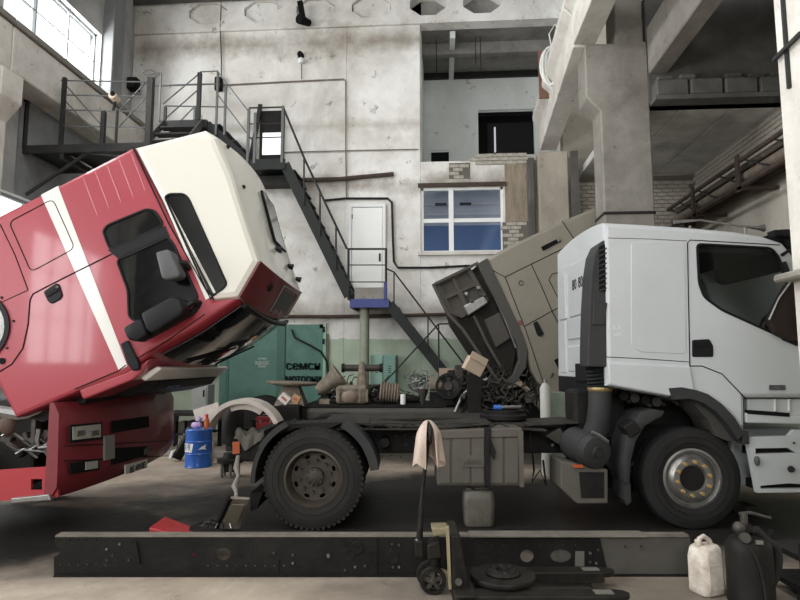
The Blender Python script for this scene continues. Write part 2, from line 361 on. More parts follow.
# ---- mezzanine room behind the opening
YM = 17.7
mz = struct('wall_mezzanine', (0, YM, 0))
ixw0, izw1 = (lambda q: (q.x, q.z))(PR(478, 110, Y=YM)); ixw1 = PR(534, 110, Y=YM).x; izw0 = PR(500, 155, Y=YM).z
jx0 = PR(431, 155, Y=YM).x; jx1 = PR(449, 155, Y=YM).x; jz1 = PR(440, 150, Y=YM).z
m_inner = wallmat('grey_painted_inner_wall', 0, (222, 225, 222), None, (176, 176, 170), .5)
b = MB().plate(rect(-1.4, 4.0, zr0 - .8, ZC), [rect(ixw0, ixw1, izw0, izw1), rect(jx0, jx1, zr0 - .4, jz1)], lambda u, v, w: (u, YM + w, v), .2); build(b, 'inner_wall', m_inner, mz)
build(MB().box(xr0 - .5, xr0 + .02, YB + .3, YM, zr0 - .3, ZC), 'side_wall', m_inner, mz)
build(MB().box(xr1 + .2, xr1 + .4, YB + .3, YM, zr0 - .3, ZC), 'side_wall', m_inner, mz)
build(MB().box(-1.4, 4, YB + .3, YM + .2, zr0 - .5, zr0 - .02), 'mezzanine_slab', m_conc, mz)
build(MB().box(-1.4, 4, YB + .3, YM + .2, 10.62, ZC), 'mezzanine_soffit', m_ceil, mz)
for yy in (15.9, ):
    build(MB().box(xr0, xr1 + .3, yy, yy + .22, 10.3, 10.7), 'soffit_rib', m_ceil, mz, bevel=.02, seg=1)
q = PR(452, 30, Y=15.5); build(MB().box(q.x - .06, q.x + .08, 15.3, 17.7, 10.42, 10.7), 'soffit_rib', m_inner, mz)
build(MB().box(xr0, xr1 + .2, YM - .1, YM, 10.44, 10.62), 'wall_head_pipe', m_steel, mz)
build(MB().box(-1.4, 4, YM + 1.2, YM + 1.3, zr0 - .8, ZC), 'dark_room_wall', m_black, mz)  # the unlit room's darkness is put into its black walls
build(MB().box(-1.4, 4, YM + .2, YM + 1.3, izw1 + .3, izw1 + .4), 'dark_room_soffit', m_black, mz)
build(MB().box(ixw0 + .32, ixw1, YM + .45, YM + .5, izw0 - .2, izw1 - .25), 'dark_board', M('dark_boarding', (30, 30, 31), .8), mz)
q0 = PR(494, 127, Y=YM + .4); q1 = PR(495, 152, Y=YM + .4)
build(MB().box(q0.x, q0.x + .05, YM + .4, YM + .44, q1.z, q0.z), 'glowing_slit', emis('slit_glow', (235, 240, 245), 1.6), mz)  # thin strip made to glow in the dark opening
# hanging wires in the opening
b = MB()
for px in (436, 475, 480):
    p = PR(px, 24, Y=15.6); b.tube([(p.x, p.y, 10.6), (p.x + .01, p.y, 10.6 - (1.1 if px != 475 else .8))], .012, 5)
build(b, 'hanging_wire', m_cable, mz)
# brick repairs showing through the render, each brick a piece
BR = MB().box(0, .25, 0, .05, 0, .085)
def bricks(root, cells, name='brick', m=m_brick, size=(.25, .05, .085), axis='x'):
    me = None
    for (x, y, z) in cells:
        if me is None:
            mb = MB().box(0, size[0], 0, size[1], 0, size[2]) if axis == 'x' else MB().box(0, size[1], 0, size[0], 0, size[2])
            o = build(mb, name, m, None, bevel=.008, seg=1, fr='R'); me = o.data
        else:
            o = bpy.data.objects.new(name, me); COL.objects.link(o)
        o.parent = root; o.location = Vector((x, y, z)) - INFO[root.name][0]; o.rotation_euler = (0, 0, 0)
def course(x0, x1, z0, z1, y, w=.262, h=.097, jag=0, ragged=0):
    out = []; r = 0; z = z0
    while z + .08 < z1:
        x = x0 - (w / 2 if r % 2 else 0) + (random.random() * ragged)
        while x + w * .6 < x1 - random.random() * ragged:
            if x > x0 - w * .6: out.append((x, y + random.uniform(-jag, jag), z))
            x += w
        z += h; r += 1
    return out
p0 = Wp(453, 179); p1 = Wp(466, 163); bricks(wb_, course(p0[0], p1[0], p0[1], p1[1], YB - .03, jag=.006, ragged=.06))
build(MB().box(p0[0] - .1, p1[0] + .1, YB - .014, YB + .01, p0[1], p1[1]), 'mortar_bed', m_mortar, wb_)
p0 = Wp(506, 248); p1 = Wp(527, 222); bricks(wb_, course(p0[0], p1[0], p0[1] - .6, p1[1], YB - .03, jag=.006, ragged=.1))
build(MB().box(p0[0] - .08, p1[0] + .04, YB - .014, YB + .01, p0[1] - .6, p1[1]), 'mortar_bed', m_mortar, wb_)
p0 = Wp(475, 162); p1 = Wp(533, 157); bricks(wb_, course(p0[0], p1[0], p0[1] - .08, p1[1] + .1, YB - .04, jag=.01))
p0 = Wp(577, 232); p1 = Wp(691, 178); bricks(wb_, course(p0[0], XR - .02, p0[1], 6.3, YB - .035, jag=.008))
build(MB().box(p0[0], XR, YB - .015, YB + .01, p0[1], 6.38), 'mortar_bed', m_mortar, wb_)
# worn lintel render above the window, pilaster, drain and cornice
x0, z0 = Wp(418, 187); x1, z1 = Wp(506, 183); build(MB().box(x0, x1, YB - .07, YB, z0 - .02, z1 + .02), 'window_lintel', m_rust, wb_)
x0, z0 = Wp(418, 255); x1, z1 = Wp(507, 252); build(MB().box(x0, x1, YB - .1, YB, z0 - .02, z1 + .02), 'window_sill', m_concw, wb_)
x0 = Wp(505, 200)[0]; x1 = Wp(527, 200)[0]; build(MB().box(x0, x1, YB - .022, YB, Wp(505, 222)[1], zr0 - .1), 'bare_render_patch', M('brown_bare_render', (150, 138, 120), .9, var=.2, scale=4, dirt=(92, 80, 68), dirt_amt=.7, dirt_scale=3, stretch=(3, 3, .6)), wb_)
x0 = Wp(528, 200)[0]; build(MB().box(x0, x0 + .16, YB - .16, YB, 0, zr0), 'drain_chase', m_dark, wb_, bevel=.03)
x0 = Wp(537, 200)[0]; build(MB().box(x0, x0 + .72, YB - .35, YB, 0, 6.95), 'corner_pilaster', m_wall_r, wb_, bevel=.02, seg=1)
x0 = Wp(568, 200)[0]; build(MB().box(x0, x0 + .17, YB - .5, YB - .36, 0, 6.9), 'steel_post', m_dark, wb_)
# ---- the window, with a blue panel and grey wall behind the panes
wn = struct('window_1', (wx0, YB, wz0))
b = MB(); fw = .06
for a, c, d, e in ((wx0, wx0 + fw, wz0, wz1), (wx1 - fw, wx1, wz0, wz1), (wx0, wx1, wz0, wz0 + fw), (wx0, wx1, wz1 - fw, wz1)): b.box(a, c, YB + .04, YB + .14, d, e)
build(b, 'window_frame', m_white, wn)
xm = Wp(451, 200)[0]; zm = Wp(450, 220)[1]
build(MB().box(xm - .06, xm + .06, YB + .03, YB + .13, wz0, wz1), 'mullion', m_white, wn)
for a, c in ((wx0, xm), (xm, wx1)): build(MB().box(a + .05, c - .05, YB + .05, YB + .12, zm - .05, zm + .05), 'transom', m_white, wn)
for a, c in ((wx0 + fw, xm - .06), (xm + .06, wx1 - fw)):
    for d, e in ((wz0 + fw, zm - .05), (zm + .05, wz1 - fw)): build(MB().box(a, c, YB + .08, YB + .09, d, e), 'pane', glass('window_glass', (60, 72, 84), .84, .03, (.86, .87, .9)), wn)
m_blue = M('blue_backing', (92, 124, 176), .7, var=.15, scale=2)
build(MB().box(wx0 - .1, wx1 + .1, YB + .7, YB + .75, wz0 - .2, zm + .02), 'inner_blue_panel', m_blue, wn)
build(MB().box(wx0 - .1, wx1 + .1, YB + .75, YB + .8, wz0 - .2, wz1 + .3), 'inner_grey_wall', M('inner_grey', (206, 212, 218), .8, var=.15), wn)
build(MB().box(wx0 - .1, wx1 + .1, YB + .3, YB + .8, wz1 + .1, wz1 + .2), 'inner_soffit', M('inner_grey', (1, 1, 1)), wn)
for zz in (wz1 - .28, wz1 - .55): build(MB().box(wx0, wx1, YB + .6, YB + .64, zz, zz + .03), 'lamp_rail', m_white, wn)
for dx in (.35, 1.0): build(MB().box(wx0 + dx, wx0 + dx + .3, YB + .58, YB + .63, wz1 - .3, wz1 - .24), 'lamp_holder', m_black, wn)
# ---- white door on the landing
dx0, dz1 = Wp(349, 205); dx1 = Wp(386, 205)[0]; dz0 = 3.24
dr = struct('door_1', (dx0, YB, dz0))
b = MB()
for a, c, d, e in ((dx0, dx0 + .08, dz0, dz1), (dx1 - .08, dx1, dz0, dz1), (dx0 + .08, dx1 - .08, dz1 - .08, dz1)): b.box(a, c, YB - .07, YB, d, e)
build(b, 'door_frame', m_white, dr, bevel=.008, seg=1)
build(MB().box(dx0 + .09, dx1 - .09, YB - .05, YB, dz0 + .02, dz1 - .09), 'door_leaf', M('door_white', (236, 236, 232), .45, var=.03), dr, bevel=.006, seg=1)
build(MB().box(dx1 - .17, dx1 - .13, YB - .085, YB - .05, 4.3, 4.5), 'door_handle', m_cable, dr)
for zz in (3.6, 5.4): build(MB().cyl((dx0 + .09, YB - .06, zz), (dx0 + .09, YB - .06, zz + .12), .014, n=6), 'hinge', m_steel, dr)
# ---- green double gate with daubed lettering
gx0, gz1 = Wp(222, 325); gx1 = Wp(328, 325)[0]; gxm = Wp(282, 340)[0]
gt = struct('door_2', (gx0, YB, 0))
m_gate = M('bottle_green_gate', (82, 124, 110), .55, var=.16, scale=1.6, dirt=(58, 98, 88), dirt_amt=.8, dirt_scale=1.5, fine=((168, 188, 176), 9, .69, .6))
m_gated = M('dark_green_frame', (56, 96, 86), .55, var=.15)
for a, c in ((gx0, gxm - .015), (gxm + .015, gx1 - .1)):
    lf = build(MB().box(a, c, YB - .06, YB, .03, gz1), 'gate_leaf', m_gate, gt)
    b = MB()
    for u0, u1, v0, v1 in ((a, a + .1, .03, gz1), (c - .1, c, .03, gz1), (a, c, gz1 - .1, gz1), (a, c, .03, .13)): b.box(u0, u1, YB - .07, YB - .06, v0, v1)
    build(b, 'leaf_frame', m_gate, lf)
build(MB().box(gxm - .1, gxm + .1, YB - .1, YB - .085, .03, gz1 - .05), 'cover_strip', m_gated, gt)
build(MB().box(gx0 + .16, gx0 + .24, YB - .075, YB - .06, .03, gz1 - .05), 'stiffener', m_gated, gt)
build(MB().box(gx1 - .1, gx1 - .03, YB - .09, YB, 0, gz1 + .03), 'gate_post', M('pale_green_post', (140, 176, 150), .6), gt)
for zz in (gz1 - .2, gz1 - .5, .6): build(MB().cyl((gx1 - .09, YB - .1, zz), (gx1 - .09, YB - .1, zz + .14), .03, n=8), 'gate_hinge', m_cable, gt)
m_daub = M('dark_green_daub', (26, 46, 44), .7, var=.2, scale=8)
def wtext(root, body, px, py, hpx, m, name, y=YB - .072, bold=.012, wide=1.0):
    p = PR(px, py, Y=y); s = hpx * 14.8 / FPX / .72
    mb = MB().text(body, s, lambda u, v, w: (p.x + u * wide, y - .004 + (0 if w > 0 else .006), p.z + v), .006)
    return build(mb, name, m, root)
for dx in (0, .7, 1.3):
    wtext(gt, 'семсн', 302.5 + dx, 369.5 + .25 * dx, 8.6, m_daub, 'lettering', wide=.98)
    wtext(gt, 'моторни', 302.5 + dx, 382.5 + .25 * dx, 8.6, m_daub, 'lettering', wide=.74)
m_sten = M('white_stencil', (214, 224, 216), .7)
for i, (yy, t) in enumerate(((359.6, 'СЛУЖБА'), (362.8, 'ВЪЕЗД КОЛЕС'), (365, 'РЕМОНТНЫХ'), (367.4, 'МАШИН'))):
    wtext(gt, t, 262, yy, 1.9, m_sten, 'stencil', wide=.8)
# ---- pipes, cables and boxes on the back wall
def wcable(name, pts, r, label, cat, m=m_cable, y=YB - .05):
    P = [Vector((*(lambda q: (q.x, y, q.z))(PR(a, c, Y=YB)),)) for a, c in pts]
    return solo(MB().tube(P, r, 6), name, m, label, cat, P[0], 'R', smooth=True)
wcable('wall_conduit', [(222, 86), (260, 84), (300, 82), (344, 80), (346, 82), (346, 150), (347, 200)], .018, 'thin grey conduit running level then down beside the white door', 'conduit', m_pipe)
wcable('wall_cable', [(222, 2), (221, 30), (222, 60), (222, 82)], .014, 'thin cable dropping down the wall above the black speaker', 'cable')
wcable('wall_cable', [(284, 153), (320, 152), (360, 151), (418, 150)], .014, 'thin cable along the wall joint beside the mezzanine opening', 'cable', m_pipe)
wcable('wall_pipe', [(262, 183), (300, 181), (340, 180), (372, 177), (394, 175)], .055, 'thick brown pipe stub along the wall above the white door', 'pipe', m_rust, YB - .08)
wcable('wall_cable', [(325, 201), (345, 199), (370, 199), (388, 199), (392, 203), (393, 240), (394, 262), (398, 268), (430, 268), (470, 266)], .03, 'black cable looping round the white door and under the window', 'cable')
wcable('wall_pipe', [(282, 317), (330, 317), (400, 316), (440, 315), (470, 314)], .05, 'long rusty pipe running level above the green gate', 'pipe', m_rust, YB - .12)
wcable('wall_cable', [(293, 330), (296, 338), (310, 345), (322, 352), (328, 362), (330, 385)], .025, 'black hose sagging down between gate and round post', 'cable', m_cable, YB - .12)
wcable('wall_conduit', [(328, 334), (328, 400)], .03, 'upright grey conduit beside the pale post of the green gate', 'conduit', m_pipe)
wcable('wall_cable', [(302, 60), (302, 80)], .014, 'short cable below the round wall lamp', 'cable', m_pipe)
def wbox(name, pts, m, label, cat, d=.15):
    x0, z1 = Wp(*pts[0]); x1, z0 = Wp(*pts[1]); r = thing(name, label, cat, ((x0 + x1) / 2, YB, z0), 'R')
    build(MB().box(x0, x1, YB - d, YB, z0, z1), 'case', m, r, bevel=.02, seg=1)
    build(MB().box(x0 + .03, x1 - .03, YB - d - .01, YB - d, z0 + .04, z1 - .04), 'front_grille', m_cable, r)
    return r
wbox('wall_speaker', ((216.5, 79), (223, 92)), m_black, 'small black speaker on the wall below the dropping cable', 'speaker')
r = thing('floodlight', 'black floodlight on a bracket high on the back wall', 'lamp', (PR(302, 20, Y=YB).x, YB, 10.7), 'R')
q = PR(303, 19, Y=YB - .32); q1 = PR(300, 2, Y=YB - .3)
build(MB().bar(q, q1, .14, .12), 'arm', m_black, r); build(MB().cyl(q + Vector((-.08, -.12, -.06)), q + Vector((.12, .2, .0)), .13, .09, 10), 'head', m_black, r, bevel=.01)
r = thing('wall_lamp', 'round white wall lamp with black cap', 'lamp', (PR(302, 58, Y=YB).x, YB, PR(302, 58, Y=YB).z), 'R')
q = PR(301, 56, Y=YB); build(MB().cyl((q.x, YB, q.z), (q.x, YB - .14, q.z), .09, .07, 10), 'cap', m_black, r)
q = PR(302, 62.5, Y=YB); build(MB().ball((q.x, YB - .1, q.z), .085), 'globe', m_white, r, smooth=True)

# ---- left wall: panels, windows, crane girder, column
wl = struct('wall_left', (XL, 0, 0))
m_plg = M('window_grey_paint', (168, 172, 174), .6)
wins = [(10.2, 13.4, 8.3, 9.75)] + [(y0, y0 + 5.0, 8.3, 9.75) for y0 in (5.1, -.9, -6.9)] + [(y0, y0 + 5.0, 1.7, 4.95) for y0 in (-.9, -6.9)] + [(5.1, 11.45, 1.7, 5.0)]
b = MB().plate([(YREAR, 0), (YB + .3, 0), (YB + .3, ZC), (YREAR, ZC)], [rect(a, c, d, e) for a, c, d, e in wins], lambda u, v, w: (XL - w, u, v), .3)
build(b, 'wall_panel', m_left, wl)
for k, (a, c, d, e) in enumerate(wins):
    w_ = struct('window_%d' % (k + 2), (XL, a, d)); b = MB(); f = .06
    for u0, u1, v0, v1 in ((a, a + f, d, e), (c - f, c, d, e), (a, c, d, d + f), (a, c, e - f, e)): b.box(XL - .2, XL - .14, u0, u1, v0, v1)
    build(b, 'window_frame', m_plg, w_)
    nm = 3 if c - a < 3.5 else 5
    for j in range(1, nm):
        u = a + (c - a) * j / nm; build(MB().box(XL - .19, XL - .13, u - .022, u + .022, d, e), 'mullion', m_plg, w_)
    for v in ([d + (e - d) * .52] if e - d < 2 else [d + (e - d) * .35, d + (e - d) * .7]): build(MB().box(XL - .18, XL - .14, a, c, v - .014, v + .014), 'transom', m_plg, w_)
m_leftd = M('dark_grey_wall_panel', (136, 138, 138), .85, var=.16, scale=1.2, dirt=(72, 72, 72), dirt_amt=.6, dirt_scale=1.2, stretch=(1, 1, .5))
build(MB().box(XL, XL + .28, 13.45, 13.95, 6.9, ZC), 'wall_pilaster', m_leftd, wl, bevel=.015, seg=1)
build(MB().box(XL, XL + .12, 14.0, 14.55, 7.7, ZC), 'wall_rib', m_left, wl, bevel=.015, seg=1)
build(MB().box(XL, XL + .03, 10.8, YB, 5.0, 6.9), 'dark_wall_panel', m_leftd, wl)
for k, yy in enumerate((9.5, 3.9, -2.1, -8.1)):
    co = struct('column_left_%d' % (k + 1), (XL, yy, 0)); X = XL + .35
    prof = [(XL - .02, 0), (X, 0), (X, 6.1), (X + .28, 6.42), (X + .28, 6.95), (XL + .06, 6.95), (XL + .06, ZC), (XL - .02, ZC)]
    build(MB().py(prof, yy, yy + .55), 'column', m_concw, co, bevel=.02, seg=1)
gl = struct('crane_girder_left', (XL, 0, 6.95))
for k, (a, c) in enumerate(((9.75, YB), (4.15, 9.73), (-1.85, 4.13), (-7.85, -1.87), (YREAR, -7.87))):
    build(MB().box(XL + .02, XL + .6, a, c, 6.95, 7.8), 'girder_span', m_concw, gl, bevel=.02, seg=1)
    build(MB().box(XL + .28, XL + .66, a, c, 7.8, 7.92), 'rail_pad', m_conc, gl, bevel=.015, seg=1)
wbx = wbox
r = thing('wall_speaker', 'black box speaker in the corner beside the catwalk railing', 'speaker', (-8.02, 14.7, 8.6), 'R')
q = PR(133.5, 84.5, Y=14.55); build(MB().cbox((q.x, 14.55, q.z), (.27, .25, .32)), 'case', m_black, r, bevel=.03); build(MB().cbox((q.x, 14.42, q.z), (.2, .01, .24)), 'front_grille', m_cable, r)
build(MB().bar((q.x, 14.6, q.z), (q.x - .05, YB, q.z), .05, .05), 'bracket', m_steel, r)

# ---- right colonnade, girders, side aisle
def rcolumn(k, yy, dy, xk=2.73, m=m_conc, xs=2.98):
    co = struct('column_right_%d' % k, (3.3, yy, 0))
    prof = [(xs, 0), (3.88, 0), (3.88, 7.7), (3.82, 7.72), (3.82, ZC), (3.3, ZC), (3.3, 7.7), (xk, 7.7), (xk, 6.66), (xs, 6.38)]
    build(MB().py(prof, yy, yy + dy), 'column', m, co, bevel=.025, seg=1)
    return co
c1 = rcolumn(1, 10.9, .6)
build(MB().box(2.97, 3.89, 10.88, 11.51, 4.42, 4.47), 'clamp_band', m_cable, c1)
c2 = rcolumn(2, 4.4, .55, m=m_concw, xs=2.8, xk=2.6)
rcolumn(3, -1.1, .6)
q = PR(789, 277, X=2.72); build(MB().box(2.66, 2.84, q.y - .25, q.y + .12, q.z - .03, q.z + .03), 'bracket_plate', m_conc, c2, bevel=.015, seg=1)
q = PR(788.5, 88, X=2.78); build(MB().box(2.775, 2.8, q.y - .012, q.y + .018, q.z, 7), 'cable_duct', m_steel, c2)
build(MB().bar(PR(774, 60, X=2.765), PR(801, 33, X=2.765), .03, .03), 'brace_strap', m_steel, c2)
gr = struct('crane_girder_right', (2.8, 0, 7.08))
for (a, c, dz) in ((10.92, YB - .05, 0), (5.2, 10.9, .62), (-.8, 5.18, .62), (-6.8, -.82, .62)):
    pr = [(2.52, 7.08), (2.94, 7.08), (2.94, 7.7), (3.1, 7.85), (3.1, 8.0), (2.36, 8.0), (2.36, 7.85), (2.52, 7.7)]
    if dz: build(MB().py([(x, z + dz) for x, z in pr], a, c), 'girder_span', m_concw, gr, bevel=.015, seg=1)
    else: build(MB().loft([[(x, a, z + .58) for x, z in pr], [(x, c, z) for x, z in pr]]), 'girder_span', m_concw, gr, bevel=.015, seg=1)
gr2 = struct('crane_girder_aisle', (3.9, 0, 7.05))
for (a, c) in ((4.95, 10.9), (-1.05, 4.93)):
    build(MB().box(3.86, 4.2, a, c, 7.05, 7.95), 'girder_span', m_conc, gr2, bevel=.02, seg=1)
ce = struct('ceiling', (0, 0, ZC))
build(MB().plate([(XL - .3, YREAR), (4.4, YREAR), (4.4, YB + .3), (XL - .3, YB + .3)], [[(-4.2, -5.0), (-.2, -5.0), (-.2, 9.0), (-4.2, 9.0)]], lambda u, v, w: (u, v, ZC + w), .3), 'roof_slab', m_ceil, ce)  # roof opening out of view, added to let in more light
for k in range(1, 8): build(MB().box(-4.2, -.2, -5 + k * 1.75 - .03, -5 + k * 1.75 + .03, ZC + .1, ZC + .2), 'added_skylight_bar', m_plg, ce)  # bars of the added skylight
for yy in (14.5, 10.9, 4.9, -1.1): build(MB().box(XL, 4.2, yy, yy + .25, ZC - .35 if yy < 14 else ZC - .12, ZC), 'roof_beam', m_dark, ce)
m_slab = M('pale_floor_slab', (212, 210, 204), .9, var=.12, scale=1, dirt=(110, 106, 100), dirt_amt=.6, dirt_scale=1.2)
ca = struct('ceiling_aisle', (5, 0, 6.4))
for k in range(3):
    build(MB().box(3.5 + k * .95, 3.5 + k * .95 + .94, 11.0, YB, 6.42, 6.6), 'floor_slab', m_slab, ca, bevel=.015, seg=1)
for k in range(9):
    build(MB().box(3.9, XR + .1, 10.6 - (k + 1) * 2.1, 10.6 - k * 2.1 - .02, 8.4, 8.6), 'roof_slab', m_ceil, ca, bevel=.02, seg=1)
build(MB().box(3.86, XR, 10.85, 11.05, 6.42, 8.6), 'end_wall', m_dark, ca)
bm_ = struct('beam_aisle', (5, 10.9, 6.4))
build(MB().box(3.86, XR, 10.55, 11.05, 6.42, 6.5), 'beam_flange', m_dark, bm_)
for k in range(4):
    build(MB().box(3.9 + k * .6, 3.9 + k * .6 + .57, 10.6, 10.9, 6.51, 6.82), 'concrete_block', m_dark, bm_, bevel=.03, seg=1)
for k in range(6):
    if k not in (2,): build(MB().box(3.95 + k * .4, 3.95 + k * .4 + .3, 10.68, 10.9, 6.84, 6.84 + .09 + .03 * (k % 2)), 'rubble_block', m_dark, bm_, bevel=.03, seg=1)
wr = struct('wall_right', (XR, 0, 0))
m_aisle = wallmat('cracked_white_render', 2.0, (196, 190, 178), (150, 172, 150), (140, 130, 116), .6)
build(MB().box(XR, XR + .3, YREAR, YB + .3, 0, 8.6), 'wall_panel', m_aisle, wr)
cells = []
for r_ in range(8):
    y = 9.6 - (.13 if r_ % 2 else 0)
    while y < YB - .2:
        cells.append((XR - .035 + random.uniform(-.006, .006), y, 5.58 + r_ * .1)); y += .262
bricks(wr, cells, axis='y', size=(.25, .05, .088))
build(MB().box(XR - .012, XR + .01, 9.5, YB, 5.56, 6.4), 'mortar_bed', m_mortar, wr)
rw = struct('wall_rear', (0, YREAR, 0))
b = MB().plate(rect(XL - .3, XR + .3, 0, ZC), [rect(-3.7, 2.5, 4.4, 8.8)], lambda u, v, w: (u, YREAR - w, v), .3); build(b, 'wall_panel', m_left, rw)  # opening for the added rear window, out of view
# pipe rack along the aisle wall
pk = thing('pipe_rack', 'rack of rusty pipes along the brick wall of the side aisle', 'pipe rack', (5.75, 7, 5.0), 'R')
for i, (x, z, r_, m) in enumerate(((5.6, 5.5, .045, m_rust), (5.8, 5.46, .06, m_pipe), (5.6, 5.02, .045, m_rust), (5.72, 5.2, .1, m_pipe), (5.9, 5.3, .05, m_steel), (6.02, 5.12, .06, m_rust), (5.95, 5.5, .05, m_rust))):
    build(MB().cyl((x, 6, z), (x, YB - .06, z), r_, n=10), 'pipe', m, pk, smooth=True)
for yy in (7.2, 9.2, 11.2, 13.2):
    build(MB().box(5.52, 5.56, yy, yy + .12, 4.9, 5.6), 'rack_post', m_rust, pk); build(MB().box(5.52, XR - .04, yy, yy + .1, 4.93, 4.99), 'rack_arm', m_rust, pk)
for j in range(7):
    y = 7.2 + j; build(MB().bar((5.62, y, 5.02), (5.62, y + 1, 5.5), .03, .03), 'lacing_bar', m_steel, pk)
# board and hose coil by the girder
q = PR(545, 75, Y=13.4)
solo(MB().box(q.x - .14, q.x + .25, 13.4, 13.46, q.z - .55, q.z + .6), 'plywood_board', M('brown_plywood', (112, 82, 66), .8, var=.2, scale=4), 'brown plywood board standing behind the crane girder', 'board', (q.x, 13.4, q.z - .55), 'R', bevel=.01)
q = PR(550, 66, Y=12.9); b = MB()
for k in range(14):
    rx = .17 + .06 * math.sin(k * 2.1); b.tube([(q.x + rx * math.cos(t) + .01 * k, q.y + .015 * k, q.z + (.42 + .03 * math.cos(k)) * math.sin(t)) for t in [2 * PI * j / 20 for j in range(21)]], .022, 5, False)
b.tube([(q.x + .05, q.y, q.z + .4), (q.x + .0, q.y, q.z + .75), (q.x + .12, q.y - .05, q.z + .95), (q.x + .25, q.y - .1, q.z + .7)], .014, 5)
solo(b, 'cable_coil', m_white, 'coil of white cable hung over the crane girder', 'cable coil', q, 'R', smooth=True)
# ------------------------------------------------------------------ truck materials
m_red = M('faded_red_paint', (154, 50, 62), .34, var=.05, scale=1.5, dirt=(146, 56, 66), dirt_amt=.35, dirt_scale=2.5, coat=.6)
m_redd = M('shaded_red_paint', (116, 34, 42), .45, var=.12, scale=2, dirt=(84, 36, 38), dirt_amt=.6, dirt_scale=3, coat=.2)  # darker red puts the shade on the truck's front into the colour
m_cream = M('cream_white_paint', (212, 209, 198), .35, var=.03, scale=1.2, coat=.5)
m_stripe = M('white_stripe_paint', (214, 212, 206), .35, var=.03, coat=.5)
m_glassd = glass('tinted_cab_glass', (14, 17, 19), .38)
m_glassk = M('black_cab_glass', (10, 12, 13), .05, var=.05, coat=1.0)
m_plastic = M('black_plastic', (22, 23, 25), .48, var=.12, scale=5)
m_plasg = M('grey_plastic', (72, 73, 74), .5, var=.1, scale=4)
m_seam = M('panel_gap', (26, 18, 19), .8)
m_tyre = M('dusty_tyre_rubber', (42, 41, 39), .85, var=.2, scale=5, dirt=(58, 55, 51), dirt_amt=.5, dirt_scale=4, bump=.2, bump_scale=60)
m_tyrek = M('black_tyre_rubber', (34, 33, 33), .8, var=.2, scale=5, dirt=(50, 48, 46), dirt_amt=.4, dirt_scale=4)
m_rimb = M('dirty_bronze_rim', (78, 71, 62), .55, .4, var=.2, scale=6, dirt=(60, 52, 46), dirt_amt=.7, dirt_scale=4)
m_rims = M('worn_silver_rim', (150, 148, 144), .38, .75, var=.2, scale=5, dirt=(70, 66, 62), dirt_amt=.6, dirt_scale=4)
m_chas = M('greasy_black_chassis', (28, 27, 27), .62, .2, var=.25, scale=5, dirt=(52, 48, 43), dirt_amt=.5, dirt_scale=4, bump=.3, bump_scale=25)
m_grim = M('grimy_steel', (72, 68, 62), .6, .4, var=.25, scale=6, dirt=(48, 44, 40), dirt_amt=.7, dirt_scale=5, bump=.3, bump_scale=25)
m_alu = M('dull_aluminium', (150, 150, 148), .4, .8, var=.2, scale=6, dirt=(84, 80, 74), dirt_amt=.6, dirt_scale=6)
m_lamp = glass('headlamp_glass', (190, 188, 180), .35)
m_amber = M('amber_lens', (176, 82, 40), .25, coat=.6)
m_rag = M('pale_rag', (196, 178, 166), .95, var=.15, scale=5, dirt=(140, 118, 104), dirt_amt=.6, dirt_scale=6, bump=.4, bump_scale=30)
m_gasket = M('rubber_gasket', (18, 18, 19), .6)

def cab_shell(root, name, mat, outline, holes, Y0, Y1, bulge=None, bulge_dir=None, edge=.035, part_holes_far=True, sub=14):
    """hollow cab: rounded skin between two side sheets that carry the window openings"""
    n = len(outline)
    ins = inset(outline, edge); half = inset(outline, edge * .3)
    ys = [Y0, Y0 + edge * .3, Y0 + edge] + [Y0 + edge + (Y1 - Y0 - 2 * edge) * k / sub for k in range(1, sub)] + [Y1 - edge, Y1 - edge * .3, Y1]
    rings = []
    for k, y in enumerate(ys):
        src = ins if k in (0, len(ys) - 1) else half if k in (1, len(ys) - 2) else outline
        t = (y - Y0) / (Y1 - Y0); b = max(0, 1 - (2 * t - 1) ** 2)
        b = b ** .85
        rings.append([(p[0] + (bulge[i][0] * b if bulge else 0), y, p[1] + (bulge[i][1] * b if bulge else 0)) for i, p in enumerate(src)])
    mb = MB().loft(rings, False)
    mb.plate(ins, holes, lambda u, v, w: (u, Y0 + w, v), .012)
    mb.plate(ins, holes if part_holes_far else [], lambda u, v, w: (u, Y1 - w, v), .012)
    return build(mb, name, mat, root, smooth=True, sharp=13)
def slab(root, name, mat, px, Y, t=.01, out=.004, bevel=0, sub=None, rr=0, smooth=False):
    """flat part on a face across the view: traced outline, standing `out` proud of plane Y and t thick"""
    xz = TC(px, Y)
    if rr: xz = rrect(xz, rr)
    return build(MB().py(xz, Y - out, Y - out + t), name, mat, sub or root, bevel=bevel, seg=2, smooth=smooth)
def seam(root, name, px, Y, r=.006, mat=None, sub=None, closed=False):
    P = [PC(a, b, Y) for a, b in px]
    if closed: P.append(P[0])
    return build(MB().tube(P, r, 5), name, mat or m_seam, sub or root)
def gasket(root, px, Y, r=.012, rr=.03, mat=None):
    xz = rrect(TC(px, Y), rr); P = [(x, Y, z) for x, z in xz]; P.append(P[0])
    return build(MB().tube(P, r, 5), 'window_seal', mat or m_gasket, root)

